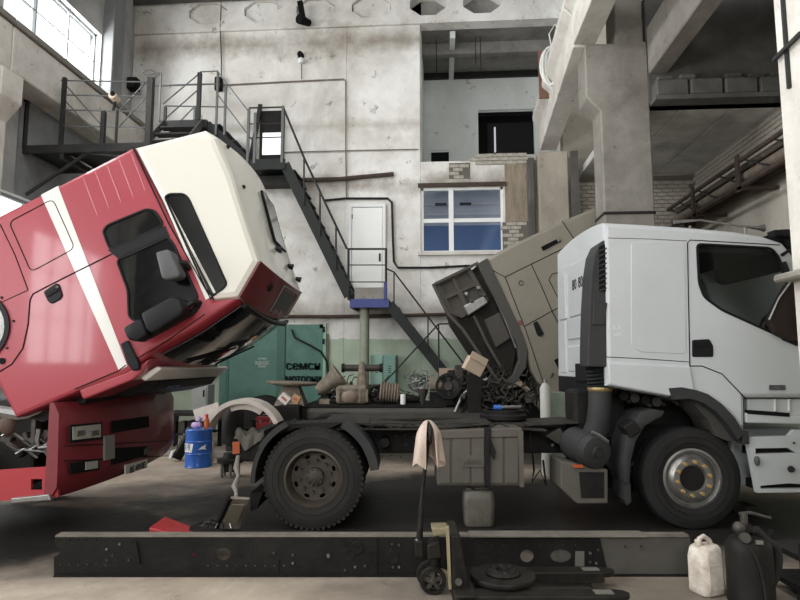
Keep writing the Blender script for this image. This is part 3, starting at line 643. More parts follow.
# ------------------------------------------------------------------ wheels
def wheel(root, c, R, w, kind, fr='C', name='wheel', tyre=None):
    """outer face at c (towards the camera); tyre mesh with rim, hub and nuts as its pieces"""
    c = Vector(c); k = R / .525
    rb = .29 * k
    prof = [(rb, .03), (rb + .03, .012), (rb + .09, .0), (R - .09, .0), (R - .05, .012), (R - .012, .028), (R, .055), (R, w * .3), (R - .02, w * .31), (R - .02, w * .34), (R, w * .35), (R, w * .63), (R - .02, w * .64), (R - .02, w * .67), (R, w * .68), (R, w - .055), (R - .012, w - .028), (R - .06, w), (rb + .05, w), (rb, w - .03)]
    mb = MB().lathe(prof, c, (0, 1, 0), 56)
    for rr in (R - .1, rb + .075): mb.lathe([(rr - .006, .004), (rr, -.006), (rr + .006, .004)], c, (0, 1, 0), 48)
    if kind == 'rear':
        for i in range(56):
            a = 2 * PI * i / 56; q = Vector((math.cos(a), 0, math.sin(a))); tt = Vector((-math.sin(a), 0, math.cos(a)))
            for s_ in (.015, w - .05): mb.cbox(c + q * (R - .012) + Vector((0, s_ + .02, 0)), (.03, .05, .026), Matrix((tt, (0, 1, 0), q)).transposed())
    ty = build(mb, name, tyre or m_tyre, root, smooth=True)
    mr = m_rimb if kind == 'rear' else m_rims
    dish = .15 * k if kind == 'rear' else .045 * k
    mb = MB().lathe([(rb + .012, .028), (rb + .018, .012), (rb - .005, .006), (rb - .02, .03), (rb - .03, dish * .7), (rb - .045, dish + .02), (rb - .045, w - .03), (rb, w - .02)], c, (0, 1, 0), 48)
    nh = 8 if kind == 'rear' else 10
    holes = [ell((rb - .075) * math.cos(2 * PI * (i + .5) / nh), (rb - .075) * math.sin(2 * PI * (i + .5) / nh), .032 * k, .02 * k, 10, 2 * PI * (i + .5) / nh + PI / 2) for i in range(nh)]
    mb.plate(ell(0, 0, rb - .04, rb - .04, 48), holes, lambda u, v, q: (c.x + u, c.y + dish + q, c.z + v), .015)
    rm = build(mb, 'rim', mr, ty, smooth=True)
    y = c.y + dish
    if kind == 'rear':
        build(MB().lathe([(.001, -.05), (.075, -.05), (.095, -.035), (.1, 0), (.1, .02)], (c.x, y, c.z), (0, 1, 0), 24), 'hub', m_grim, ty, smooth=True)
        for i in range(10):
            a = 2 * PI * i / 10; mb2 = MB().cyl((c.x + .085 * math.cos(a), y - .06, c.z + .085 * math.sin(a)), (c.x + .085 * math.cos(a), y - .035, c.z + .085 * math.sin(a)), .013, n=6)
            build(mb2, 'hub_bolt', m_grim, ty)
    else:
        build(MB().lathe([(rb - .04, .002), (rb - .06, -.02), (.2, -.05), (.145, -.055), (.135, -.03), (.10, -.03)], (c.x, y, c.z), (0, 1, 0), 40), 'wheel_cover', m_rims, ty, smooth=True)
        build(MB().lathe([(.001, -.04), (.118, -.04), (.13, -.03), (.134, 0)], (c.x, y, c.z), (0, 1, 0), 28), 'hub', m_chas, ty, smooth=True)
    mn = M('brass_wheel_nut', (186, 154, 100), .4, .4) if kind != 'rear' else m_grim
    n0 = None
    for i in range(10):
        a = 2 * PI * (i + .3) / 10; rr = .165 * k if kind == 'rear' else .172 * k
        p = Vector((c.x + rr * math.cos(a), y - (.0 if kind == 'rear' else .05), c.z + rr * math.sin(a)))
        nb = build(MB().cyl(p, p - Vector((0, .035, 0)), .022, .017, n=6), 'wheel_nut', mn, ty)
    return ty

# ------------------------------------------------------------------ the red tractor, cab tipped forward
RY0, RY1 = 5.7, 8.15
red = thing('red_truck', 'red truck with cream high roof and white stripe, cab tipped forward', 'truck', (-5.0, 6.9, 0))
up_ = Vector((.89, 0, .455)); fw_ = Vector((.455, 0, -.89))
cab_px = [(-70, 251), (133, 147), (213, 300), (238, 298), (196, 326), (152, 350), (128, 372), (78, 391), (15, 418)]
o_ = TC(cab_px, RY0)
bl = [(0, 0)] * len(o_)
for i, k in ((2, .05), (3, .14), (4, .16), (5, .16), (6, .12), (7, .08)): bl[i] = (fw_.x * k, fw_.z * k)
pane_up = [(103, 231), (108, 225), (147, 209), (155, 211), (164, 225), (110, 250)]
pane_lo = [(117, 261), (124, 255), (166, 236), (173, 243), (199, 299), (150, 326), (129, 318), (128, 290)]
H1 = rrect(TC(pane_up, RY0), .05); H2 = rrect(TC(pane_lo, RY0), .06)
body = cab_shell(red, 'cab_body', m_red, o_, [H1, H2], RY0, RY1, bl)
# roof fairing
fair_px = [(133, 147), (203, 130), (214, 137), (230, 172), (243, 213), (259, 261), (238, 297), (213, 300)]
f_ = TC(fair_px, RY0); fb = [(0, 0)] * len(f_)
for i, k, g in ((1, .12, -.04), (2, .12, 0), (3, .08, 0), (4, .05, 0), (5, .02, .08), (6, 0, .1), (7, 0, .05)): fb[i] = (up_.x * k + fw_.x * g, up_.z * k + fw_.z * g)
rw_px = [(165, 197), (170, 194), (184, 194), (189, 199), (227, 284), (223, 289), (212, 296), (207, 291)]
H3 = rrect(TC(rw_px, RY0), .03)
fair = cab_shell(red, 'roof_fairing', m_cream, f_, [H3], RY0 - .004, RY1 + .004, fb, edge=.055)
for nm, px in (('upper_side_window', pane_up), ('door_window', pane_lo), ('roof_side_window', rw_px)):
    for Y in (RY0 + .006, RY1 - .012):
        build(MB().py(rrect(TC(px, RY0), .04), Y, Y + .006), nm, m_glassd if nm == 'door_window' else m_glassk, red)
    gasket(red, px, RY0, .014, .05)
slab(red, 'window_pillar', m_plastic, [(108, 250), (165, 226), (170, 237), (120, 260)], RY0, .02, .008)
# interior: seat, dark lining
m_trim = M('dark_cab_trim', (34, 35, 37), .8)
def quad_uv(pts, y0, y1): return MB().py(TC(pts, RY0), y0, y1)
build(quad_uv([(60, 260), (150, 215), (165, 250), (80, 290)], RY0 + .3, RY1 - .3), 'bunk', m_trim, red, bevel=.04)
build(quad_uv([(95, 290), (165, 255), (172, 270), (110, 300)], RY0 + .25, RY0 + .75), 'seat', m_plasg, red, bevel=.05)
build(quad_uv([(85, 300), (95, 292), (125, 335), (112, 342)], RY0 + .25, RY0 + .75), 'seat', m_plasg, red, bevel=.05)
build(quad_uv([(120, 350), (180, 318), (190, 322), (140, 352)], RY0 + .06, RY1 - .1), 'dashboard', m_trim, red, bevel=.03)
# stripe, hatch, ribs, seams, handle, arch
slab(red, 'white_stripe', m_stripe, [(41, 195), (58, 186), (127.5, 366), (119, 370.5)], RY0, .006, .003)
def edge_stripe(pts):
    return TC(pts, RY0)
(sx0, sz0), (sx1, sz1) = TC([(41, 194.4), (58, 185.6)], RY0)
nrm = Vector((-(sz1 - sz0), 0, sx1 - sx0)).normalized(); nrm = nrm if nrm.z > 0 else -nrm
build(MB().hexa([Vector((sx0, y, sz0)) + nrm * d for d in (0, .006) for y in (RY0 + .02, RY1 - .02) for _ in (0,)] and
      [Vector((sx0, RY0 + .02, sz0)), Vector((sx1, RY0 + .02, sz1)), Vector((sx1, RY1, sz1)), Vector((sx0, RY1, sz0)), Vector((sx0, RY0 + .02, sz0)) + nrm * .006, Vector((sx1, RY0 + .02, sz1)) + nrm * .006, Vector((sx1, RY1, sz1)) + nrm * .006, Vector((sx0, RY1, sz0)) + nrm * .006]), 'white_stripe', m_stripe, red)
hx = rrect(TC([(9, 222), (53, 199), (75, 248), (31, 272)], RY0), .06)
P = [(x, RY0 - .002, z) for x, z in hx]; P.append(P[0]); build(MB().tube(P, .005, 5), 'hatch_seam', m_seam, red)
seam(red, 'door_seam', [(-4, 374), (12, 364), (23, 348), (28, 325), (30, 300), (33, 294), (50, 285), (166, 227)], RY0 - .001, .007)
seam(red, 'panel_seam', [(0, 224), (15, 255), (28, 290)], RY0 - .001, .005)
seam(red, 'panel_seam', [(0, 303), (28, 290)], RY0 - .001, .004)
seam(red, 'sill_seam', [(75, 389), (118, 371), (126, 365)], RY0 - .001, .006)
seam(red, 'cowl_seam', [(138, 358), (170, 339), (205, 314)], RY0 - .001, .005)
seam(red, 'roof_seam', [(133, 147), (168, 222), (211, 299)], RY0 - .004, .008)
slab(red, 'window_trim', m_stripe, [(162, 197), (165, 195), (211, 297), (206, 300)], RY0, .01, .008)
for k in range(5):
    x, y = 84 + k * 12, 178 - k * 6
    b = MB().tube([PC(x, y, RY0 + .0122), PC(x + 14, y + 37, RY0 + .0122)], [.014, .014], 8); build(b, 'pressed_rib', m_red, red, smooth=True)
hb = slab(red, 'door_handle', m_plastic, [(44, 292), (57, 283), (60, 285), (63, 296), (60, 300), (52, 304), (49, 302)], RY0, .03, .018, bevel=.008, rr=.02)
slab(red, 'handle_grip', m_gasket, [(46, 294), (57, 287), (59, 290), (48, 297)], RY0 - .018, .02, .012, sub=hb)
build(MB().cyl(PC(57, 287, RY0 - .03), PC(57, 287, RY0 - .02), .012, n=8), 'lock', m_alu, hb)
ac = PC(-26, 328, RY0); build(MB().arc(ac.x, ac.z, .3, .345, -70, 110, RY0 - .02, RY0 + .35, 20), 'wheel_arch_trim', m_plastic, red, smooth=True)
build(MB().cyl((ac.x, RY0 - .004, ac.z), (ac.x, RY0 + .02, ac.z), .3, n=28), 'arch_liner', m_alu, red)
for a in (-30, 10, 50): build(MB().cyl((ac.x + .38 * math.cos(math.radians(a)), RY0 - .012, ac.z + .38 * math.sin(math.radians(a))), (ac.x + .38 * math.cos(math.radians(a)), RY0, ac.z + .38 * math.sin(math.radians(a))), .012, n=6), 'rivet', m_plastic, red)
build(MB().cyl(PC(2, 361, RY0 - .02), PC(2, 361, RY0 + .01), .03, n=12), 'filler_plug', m_plastic, red)
# marker lights, roof hatch, lamps on the fairing
def on_cab(mb, px, y, off=0):   # a cab-side pixel pushed across to depth y
    p = PC(*px, RY0); return Vector((p.x, y, p.z))
def roofpt(t, y, g=0):           # a point on the arched roof between rear (t=0) and front (t=1)
    seq = [f_[2], f_[3], f_[4], f_[5]]; bs = [fb[2], fb[3], fb[4], fb[5]]; s_ = t * 3; i = min(2, int(s_)); q = s_ - i
    tt = (y - RY0) / (RY1 - RY0); bb = max(0, 1 - (2 * tt - 1) ** 2) ** .7
    x = seq[i][0] * (1 - q) + seq[i + 1][0] * q + (bs[i][0] * (1 - q) + bs[i + 1][0] * q) * bb; z = seq[i][1] * (1 - q) + seq[i + 1][1] * q + (bs[i][1] * (1 - q) + bs[i + 1][1] * q) * bb
    return Vector((x, y, z)) + up_ * g
ya, yb_ = 6.75, 7.4
hp = [roofpt(.27, ya, .012), roofpt(.72, ya, .012), roofpt(.72, yb_, .012), roofpt(.27, yb_, .012)]
build(MB().prism(hp, up_ * .025), 'roof_hatch', M('grey_hatch_glass', (92, 94, 96), .3, coat=.5), red, bevel=.01)
b = MB(); pr = hp + [hp[0]]; b.tube([p + up_ * .012 for p in pr], .016, 5); build(b, 'hatch_frame', m_gasket, red)
for t, y in ((.76, 6.8), (.82, 7.4), (.88, 7.95)):
    p = roofpt(t, y); build(MB().cyl(p, p + up_ * .05 + fw_ * .05, .025, .04, 8), 'marker_lamp', m_plastic, red)
for t, y in ((.03, 5.95), (.4, 5.98)): build(MB().ball(roofpt(t, y), .022), 'marker_lamp', m_plastic, red)
# red front panel with bug-screen hatch above the screen
def frontpt(t, y, g=0):
    a, c = f_[5], f_[6]; tt = (y - RY0) / (RY1 - RY0); bb = max(0, 1 - (2 * tt - 1) ** 2) ** .7
    x = a[0] + (c[0] - a[0]) * t + (fb[5][0] * (1 - t) + fb[6][0] * t) * bb; z = a[1] + (c[1] - a[1]) * t + (fb[5][1] * (1 - t) + fb[6][1] * t) * bb
    nn = Vector((.86, 0, -.5)); return Vector((x, y, z)) + nn * g
n_ = 10; ysl = [RY0 + .0 + (RY1 - RY0 - .0) * k / n_ for k in range(n_ + 1)]
rings = [[frontpt(-.02, y, .004), frontpt(.98, y, .004), frontpt(.98, y, .018), frontpt(-.02, y, .018)] for y in ysl]
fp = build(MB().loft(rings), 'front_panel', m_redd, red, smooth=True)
rings = [[frontpt(.18, y, .02), frontpt(.72, y, .02), frontpt(.72, y, .028), frontpt(.18, y, .028)] for y in (6.75, 6.95, 7.15, 7.35, 7.5)]
build(MB().loft(rings), 'hatch_plate', m_plasg, fp, bevel=.005)
b = MB(); yy0, yy1 = 6.68, 7.62
b.tube([frontpt(t, y, .03) for t, y in ((.1, yy0), (.1, yy1), (.3, yy1 + .06), (.85, yy1 + .06), (.85, yy0), (.1, yy0))], .008, 5); build(b, 'wire_guard', m_alu, fp)
build(MB().cyl(frontpt(.35, 6.25, .01), frontpt(.35, 6.25, .04), .04, n=8), 'marker_lamp', m_plastic, fp)
m_scrw = M('white_marker_scrawl', (200, 170, 168), .8)
for i, (body_, s_) in enumerate((('Ат', .17), ('Вк', .17))):
    mb = MB().text(body_, s_, lambda u, v, w: frontpt(.93 - v / .55, 6.95 + i * .3 + u * .9, .02 + w), .002); build(mb, 'scrawl', m_scrw, fp)
# windscreen, dark glass, between cab body and far pillar
def wspt(t, y, g=0):
    seq = [o_[3], o_[4], o_[5]]; bs = [bl[3], bl[4], bl[5]]; s_ = max(0, min(1.999, t * 2)); i = int(s_); q = s_ - i
    tt = (y - RY0) / (RY1 - RY0); bb = max(0, 1 - (2 * tt - 1) ** 2) ** .7
    x = seq[i][0] * (1 - q) + seq[i + 1][0] * q + (bs[i][0] * (1 - q) + bs[i + 1][0] * q) * bb; z = seq[i][1] * (1 - q) + seq[i + 1][1] * q + (bs[i][1] * (1 - q) + bs[i + 1][1] * q) * bb
    return Vector((x, y, z)) + fw_ * g
ts = [.03, .25, .5, .75, .97]; ysw = [RY0 + .12 + (RY1 - RY0 - .24) * k / 12 for k in range(13)]
rings = [[wspt(t, y, .006) for t in ts] + [wspt(t, y, .016) for t in ts[::-1]] for y in ysw]
ws = build(MB().loft(rings), 'windscreen', m_glassk, red, smooth=True)
b = MB(); b.tube([wspt(.0, y, .02) for y in ysw], .03, 6); build(b, 'visor_edge', m_plastic, red, smooth=True)
for y in (6.3, 7.2): build(MB().tube([wspt(.92, y, .03), wspt(.5, y + .5, .035)], .012, 5), 'wiper', m_plastic, red)
# cowl, grille under the screen
build(MB().py(TC([(78, 390), (128, 371), (150, 358), (142, 372), (132, 380), (82, 400)], RY0), RY0 + .01, RY0 + .5), 'sill_skirt', m_red, red, bevel=.02)
build(quad_uv([(133, 377), (152, 366), (157, 369), (139, 382)], RY0 + .12, RY1 - .05), 'windscreen_cowl', m_stripe, red, bevel=.02)
gl_ = build(quad_uv([(80, 391), (128, 374), (139, 383), (132, 392), (98, 401)], RY0 + .5, RY1 - .05), 'lower_grille', m_plastic, red, bevel=.02)
mb = MB().text('euro', .2, lambda u, v, w: PC(134, 388, RY0) + Vector((.0, .9 + u, 0)) + Vector((.6, 0, .45)) * (v * .6) + Vector((.02, 0, -.03 - w)), .004); build(mb, 'badge_lettering', M('blue_badge', (92, 112, 158), .5), gl_)
build(MB().py(TC([(15, 420), (78, 393), (74, 404), (30, 424)], RY0), RY0 + .2, RY1 - .2), 'cab_floor', m_chas, red)
# mirrors
ar = PC(170, 300, 5.5)
def mirror(px, y0, y1, mat, bev=.03):
    return build(MB().py(TC(px, y0), y0, y1), 'mirror', mat, red, bevel=bev, seg=3, smooth=True)
m1 = mirror([(140, 313), (171, 296), (180, 299), (184, 308), (182, 315), (152, 334), (145, 330)], 5.44, 5.64, m_plastic)
m2 = mirror([(122, 328), (138, 318), (143, 322), (147, 335), (138, 342), (127, 340)], 5.44, 5.62, m_plastic)
m3 = mirror([(155, 252), (166, 249), (171, 251), (181, 274), (178, 278), (165, 280), (161, 277)], 5.44, 5.6, m_plasg)
build(MB().tube([PC(171, 262, 5.54), PC(186, 264, 5.6), PC(188, 268, 5.71)], .035, 6), 'mirror_arm', m_plastic, m3, smooth=True)
build(MB().tube([PC(142, 340, 5.58), PC(160, 331, 5.62), PC(190, 314, 5.66), PC(199, 305, 5.71)], .03, 6), 'mirror_arm', m_plastic, m1, smooth=True)
build(MB().tube([PC(184, 308, 5.58), PC(192, 303, 5.62), PC(200, 303, 5.71)], .03, 6), 'mirror_arm', m_plastic, m1, smooth=True)
slab(red, 'hinge_cover', m_plastic, [(122, 344), (129, 340), (140, 362), (141, 369), (134, 371), (129, 364)], RY0, .06, .04, bevel=.012)
# ---- lower front that stays on the chassis
BX = -3.12
PX = lambda px, py, X: (lambda d: Vector((X, d.y * X / d.x, HCAM + d.z * X / d.x)))(ray(px, py))
by0, by1 = 5.62, 8.45
def fbul(y): t = (y - by0) / (by1 - by0); return .02 + .13 * max(0, 1 - (2 * t - 1) ** 2)
zt, zbm = PC(66, 403, by0).z, PC(66, 499, by0).z
rings = []
for k in range(15):
    y = by0 + (by1 - by0) * k / 14; x = BX + fbul(y); e = .03 if k in (0, 14) else .008 if k in (1, 13) else 0
    zb_ = zbm + .05 * (k / 14)
    rings.append([(x - .14, y, zb_ + .03), (x - .06 - e, y, zb_), (x - e, y, zb_ + .1), (x - e, y, .72), (x - .02 - e, y, zt - .1), (x - .07 - e, y, zt), (x - .14, y, zt)])
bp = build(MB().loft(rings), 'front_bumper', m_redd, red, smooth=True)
def fblock(px4, mat, name, t=.02, off=.0, par=None, rr=0, bev=0):
    pts = []
    for (a, c) in px4:
        y = 6.0; 
        for _ in range(6): q = PX(a, c, BX + fbul(y)); y = q.y
        pts.append(Vector((BX + fbul(y) + off, q.y, q.z)))
    return build(MB().prism(pts, (t, 0, 0)), name, mat, par or red, bevel=bev)
hl = fblock([(69, 425), (101, 422), (101, 439), (69, 443)], m_plastic, 'headlamp_housing', .012)
hg = fblock([(71, 427), (99, 424), (99, 437), (71, 440)], m_lamp, 'headlamp_lens', .008, .012, hl)
for a in (79, 93):
    q = PX(a, 433, BX + .1); q.x += .0
    fblock([(a - 4, 431), (a + 3.5, 430), (a + 3.5, 434.5), (a - 4, 436)], emis('reflector_glint', (225, 222, 214), .25) if 0 else m_alu, 'reflector', .006, .02, hl)
fg = fblock([(69, 463), (98, 459), (98, 470), (70, 474)], m_plastic, 'fog_lamp_housing', .012); fblock([(84, 462), (96, 460.5), (96, 468), (84, 470)], m_lamp, 'fog_lamp', .008, .012, fg)
fblock([(111, 421), (148, 416), (148, 427), (111, 433)], m_black, 'grille_slot', .012)
fblock([(111, 448), (147, 446), (146, 456), (111, 465)], m_black, 'grille_slot', .012)
fblock([(143, 449), (147, 447), (147, 452), (143, 455)], m_plasg, 'slot_cap', .012, .012)
fblock([(103, 436), (113, 434.5), (113, 458), (103, 460.5)], M('grey_primer', (120, 118, 114), .7), 'towing_cover', .02)
npl = fblock([(124, 465), (146, 459), (146, 467.5), (124, 474.5)], M('number_plate', (206, 206, 198), .5, dirt=(130, 128, 120), dirt_amt=.5), 'number_plate', .012, .004)
pc = [PX(135, 467, BX + .15)]; y0n = PX(124, 467, BX + .14).y; y1n = PX(146, 465, BX + .14).y; zc = pc[0].z
mb = MB().text('BE 4910E', .105, lambda u, v, w: (BX + fbul((y0n + y1n) / 2 + u) + .02 + w * .5, (y0n + y1n) / 2 + u * .95, zc - .045 + v), .004); build(mb, 'plate_lettering', m_black, npl)
# panel joints of the lower front
for pys in ((446, 446), (461, 456)):
    P = []
    for a in range(64, 169, 8):
        c = pys[0] - (a - 64) * .05
        y = 6.0
        for _ in range(6): q = PX(a, c, BX + fbul(y)); y = q.y
        P.append(Vector((BX + fbul(y) + .002, q.y, q.z)))
    build(MB().tube(P, .005, 4), 'panel_seam', m_seam, red)
# side step with square opening
st = TC([(-60, 476), (0, 470), (56, 466), (58, 480), (58, 497), (0, 501), (-60, 503)], by0 + .03)
build(MB().plate(st, [TC([(31, 479), (42, 479), (42, 490), (31, 490)], by0 + .03)], lambda u, v, w: (u, by0 + .03 + w, v), .03), 'step_panel', M('bright_red_paint', (158, 40, 50), .4, var=.1, scale=2, coat=.4), red, bevel=0)
build(MB().py(TC([(12, 498), (50, 494), (52, 500), (12, 503)], by0), by0 - .02, by0 + .12), 'step_tread', m_alu, red, bevel=.008)
# chassis, engine bits in the gap
for y in (6.45, 7.3): build(MB().box(-9, -3.3, y, y + .09, .55, .82), 'chassis_rail', m_chas, red)
build(MB().box(-5.2, -3.75, 6.35, 7.5, .6, 1.35), 'engine_block', m_chas, red, bevel=.06)
build(MB().box(-4.3, -3.7, 6.2, 6.5, .5, 1.0), 'front_crossmember', m_chas, red, bevel=.03)
eq = lambda px, py, y: PC(px, py, y)
build(MB().tube([eq(-10, 410, 5.95), eq(20, 415, 5.95), eq(40, 412, 5.95), eq(55, 405, 6.0), eq(60, 396, 6.1)], .06, 8), 'intake_pipe', m_alu, red, smooth=True)
build(MB().ball(eq(8, 424, 5.95), .085, (1, .6, 1.3)), 'expansion_tank', M('rust_brown_tank', (70, 50, 40), .6, var=.2), red, smooth=True)
build(MB().tube([eq(39, 429, 5.9), eq(37, 440, 5.9), eq(39, 448, 5.9), eq(56, 446, 5.9), eq(59, 432, 5.9), eq(50, 430, 5.9), eq(56, 424, 5.9)], .022, 6), 'oil_pipe', m_alu, red, smooth=True)
for i in range(9):
    p = eq(2 + i * 6.5, 432 + (i * 7) % 23, 6.05); build(MB().cbox(p, (.07 + .03 * (i % 3), .1, .05 + .02 * (i % 2)), Matrix.Rotation(.3 * i, 3, 'Y')), 'engine_bracket', m_grim if i % 3 else m_chas, red, bevel=.01)
for i in range(8):
    p = eq(2 + i * 7, 436 + (i * 9) % 22, 5.98); build(MB().tube([p, p + Vector((.08, 0, .05 * (-1) ** i)), p + Vector((.2, .02, -.04))], .014, 6), 'engine_hose', m_grim if i % 2 else m_alu, red, smooth=True)
build(MB().tube([eq(25, 450, 5.95), eq(45, 452, 5.95), eq(54, 464, 5.9)], .012, 5), 'hose', m_alu, red)
build(MB().box(eq(34, 430, 6).x, eq(38, 430, 6).x, 5.95, 6.05, eq(34, 440, 6).z, eq(34, 415, 6).z), 'bracket_post', m_grim, red)
build(MB().cyl((-4.55, 5.9, .53), (-4.55, 8.0, .53), .07, n=12), 'axle', m_chas, red)
wheel(red, (-4.62, 5.75, .525), .525, .3, 'front')
wheel(red, (-4.62, 7.8, .525), .525, .3, 'front')
for y in (5.75, 6.1, 7.5, 7.85): pass
wheel(red, (-8.3, 5.75, .525), .525, .3, 'rear'); wheel(red, (-8.3, 7.8, .525), .525, .3, 'rear')
build(MB().cyl((-8.3, 5.9, .53), (-8.3, 8.0, .53), .09, n=12), 'axle', m_chas, red)
# ------------------------------------------------------------------ the white tractor
m_wht = M('white_truck_paint', (186, 189, 190), .38, var=.03, scale=1.2, dirt=(172, 174, 174), dirt_amt=.3, dirt_scale=2, coat=.35)
m_dkg = M('dark_grey_moulding', (50, 51, 52), .55, var=.12, scale=4, dirt=(66, 63, 59), dirt_amt=.4, dirt_scale=4)
m_box = M('dusty_grey_plastic', (88, 83, 75), .7, var=.12, scale=4, dirt=(70, 66, 60), dirt_amt=.5, dirt_scale=4)
WY0, WY1 = 6.3, 8.25
wt = thing('white_truck', 'white tractor unit with bare chassis and level cab', 'truck', (1.5, 7.5, 0))
cabw = [(604, 223), (645, 225), (690, 228), (735, 232), (762, 236), (783, 243), (797, 260), (812, 305), (822, 340), (828, 365), (828, 398), (745, 398), (745, 434), (739, 428), (728, 413), (712, 403), (694, 398), (668, 397), (607, 386)]
ow = TC(cabw, WY0); blw = [(0, 0)] * len(ow)
for i in (0, 1, 2, 3): blw[i] = (0, .07)
for i, k in ((4, .03), (5, .08), (6, .12), (7, .14), (8, .15), (9, .16), (10, .16)): blw[i] = (k, .04 if i < 6 else 0)
winw = [(697, 244), (771, 248), (779, 258), (803, 338), (797, 344), (722, 310), (704, 297), (699, 283)]
HW = rrect(TC(winw, WY0), .05)
cb = cab_shell(wt, 'cab_body', m_wht, ow, [HW], WY0, WY1, blw, edge=.045)
for Y in (WY0 + .006, WY1 - .012): build(MB().py(rrect(TC(winw, WY0), .05), Y, Y + .006), 'door_window', glass('clear_cab_glass', (16, 20, 20), .92, .03, (.95, .98, .96)), wt)
gasket(wt, winw, WY0, .016, .05)
XWr = PC(606, 300, WY0).x
# interior
T = lambda px, y0, y1: MB().py(TC(px, WY0), y0, y1)
build(T([(706, 300), (736, 318), (740, 390), (700, 390)], 6.6, 7.1), 'seat', m_trim, wt, bevel=.05)
build(T([(694, 250), (708, 250), (716, 300), (700, 310)], 6.6, 7.1), 'seat_back', m_trim, wt, bevel=.05)
build(T([(694, 250), (708, 250), (716, 300), (700, 310)], 7.55, 8.0), 'seat_back', m_trim, wt, bevel=.05)
build(T([(752, 330), (820, 330), (820, 392), (752, 380)], 6.4, 8.15), 'dashboard', m_trim, wt, bevel=.05)
build(T([(612, 232), (694, 236), (694, 380), (612, 380)], 8.1, 8.16), 'cab_lining', m_trim, wt)
build(T([(690, 232), (760, 238), (772, 252), (690, 250)], 6.4, 8.15), 'roof_lining', m_trim, wt)
sc_ = PC(770, 330, 6.9); tor = [sc_ + Vector((.1 * math.cos(t) * .5, .22 * math.sin(t), .2 * math.cos(t))) for t in [2 * PI * k / 20 for k in range(21)]]
build(MB().tube(tor, .016, 6), 'steering_wheel', m_gasket, wt)
# door joints and side relief
seam(wt, 'door_seam', [(690, 372), (688.5, 300), (687.5, 243), (690, 240), (780, 245)], WY0 - .001, .006)
seam(wt, 'door_seam', [(690, 366), (702, 366), (722, 374), (745, 398)], WY0 - .001, .006)
seam(wt, 'panel_seam', [(606, 357), (640, 358.5), (690, 362)], WY0 - .001, .004)
seam(wt, 'panel_seam', [(608, 238), (650, 239), (687, 241)], WY0 - .001, .003)
slab(wt, 'sleeper_panel', m_wht, [(631, 242), (685, 243), (686, 354), (640, 352), (631, 346)], WY0, .012, .006, bevel=.005, rr=.06)
slab(wt, 'side_skirt', m_wht, [(607, 362), (690, 366), (695, 397), (668, 396), (608, 385)], WY0, .05, .025, bevel=.02)
hd = slab(wt, 'door_handle', m_plastic, [(692, 340), (709, 339), (713, 346), (713, 357), (692, 357)], WY0, .02, .012, bevel=.006, rr=.02)
slab(wt, 'handle_grip', m_gasket, [(695, 343), (707, 342), (709, 346), (695, 347)], WY0 - .012, .02, .014, sub=hd)
bdg = slab(wt, 'door_badge', m_plasg, [(769, 385), (785, 385), (785, 390), (769, 390)], WY0, .01, .008)
q = PC(777, 389, WY0 - .012); build(MB().text('480', .045, lambda u, v, w: (q.x + u, WY0 - .0085 - w, q.z + v), .003), 'badge_lettering', m_alu, bdg)
q = PC(617, 332, WY0); 
for i, t in enumerate(('RX', 'ux')):
    build(MB().text(t, .075, lambda u, v, w: (q.x + u, WY0 - .001 - w, q.z + .02 - i * .06 + v), .002), 'faded_lettering', M('pale_grey_vinyl', (206, 209, 210), .5), wt)
# rear wall relief, lettering, small rear window
def rear(px4, name, mat, t=.02, par=None):
    pts = [(lambda d: Vector((XWr, d.y * XWr / d.x, HCAM + d.z * XWr / d.x)))(ray(a, c)) for a, c in px4]
    return build(MB().prism([p + Vector((-.002, 0, 0)) for p in pts], (-t, 0, 0)), name, mat, par or wt, bevel=.008, seg=1)
Yr = lambda px: (XWr * 600 / (px - 400)) * 1.0
def rpanel(y0, y1, z0, z1, name='rear_panel', mat=None, t=.018):
    return build(MB().box(XWr - .012 - t, XWr + .03, y0, y1, z0, z1), name, mat or m_wht, wt, bevel=.012, seg=2)
rpanel(6.72, 7.6, 2.3, 2.95); rpanel(7.75, 8.1, 2.3, 2.9); rpanel(7.0, 7.72, 2.02, 2.28); rpanel(7.8, 8.1, 1.6, 2.28); rpanel(7.0, 7.7, 1.62, 1.94)
zlet = PC(583, 287, 7.05).z
for k, (y, tx) in enumerate(((6.86, '9'), (7.06, '80'), (7.32, '80'))):
    build(MB().text(tx, .19, lambda u, v, w: (XWr - .032 - w, y - u, zlet + v), .003), 'rear_lettering', m_cable, wt)
build(MB().box(XWr - .03, XWr + .0, 6.75, 8.2, 1.35, 1.56), 'rear_skirt', m_plastic, wt, bevel=.01)
rwn = build(MB().box(XWr - .05, XWr - .0, 6.95, 7.35, 1.5, 1.75), 'rear_vent', m_plastic, wt, bevel=.02); build(MB().box(XWr - .06, XWr - .05, 6.98, 7.32, 1.72, 1.78), 'vent_hood', m_wht, rwn)
# roof horn and sun visor
build(MB().tube([PC(674, 222, 6.75), PC(700, 220, 6.75), PC(740, 226, 6.75), PC(757, 228, 6.75), PC(764, 228, 6.75)], [.022, .012, .012, .02, .045], 10), 'air_horn', m_rims, wt, smooth=True)
for a in (690, 745): p = PC(a, 226, 6.75); build(MB().cyl(p, p + Vector((0, 0, -.1)), .015, n=6), 'horn_foot', m_rims, wt)
vis = [PC(778, 231, WY0), PC(791, 230, WY0), PC(812, 262, WY0), PC(806, 266, WY0), PC(788, 240, WY0)]
build(MB().py([(p.x, p.z) for p in vis], WY0 + .05, WY1 - .05), 'sun_visor', m_plastic, wt, bevel=.02)
build(MB().py(TC([(772, 230), (790, 229), (796, 238), (775, 236)], WY0), WY0 - .02, WY0 + .12), 'visor_mount', m_plastic, wt, bevel=.02)
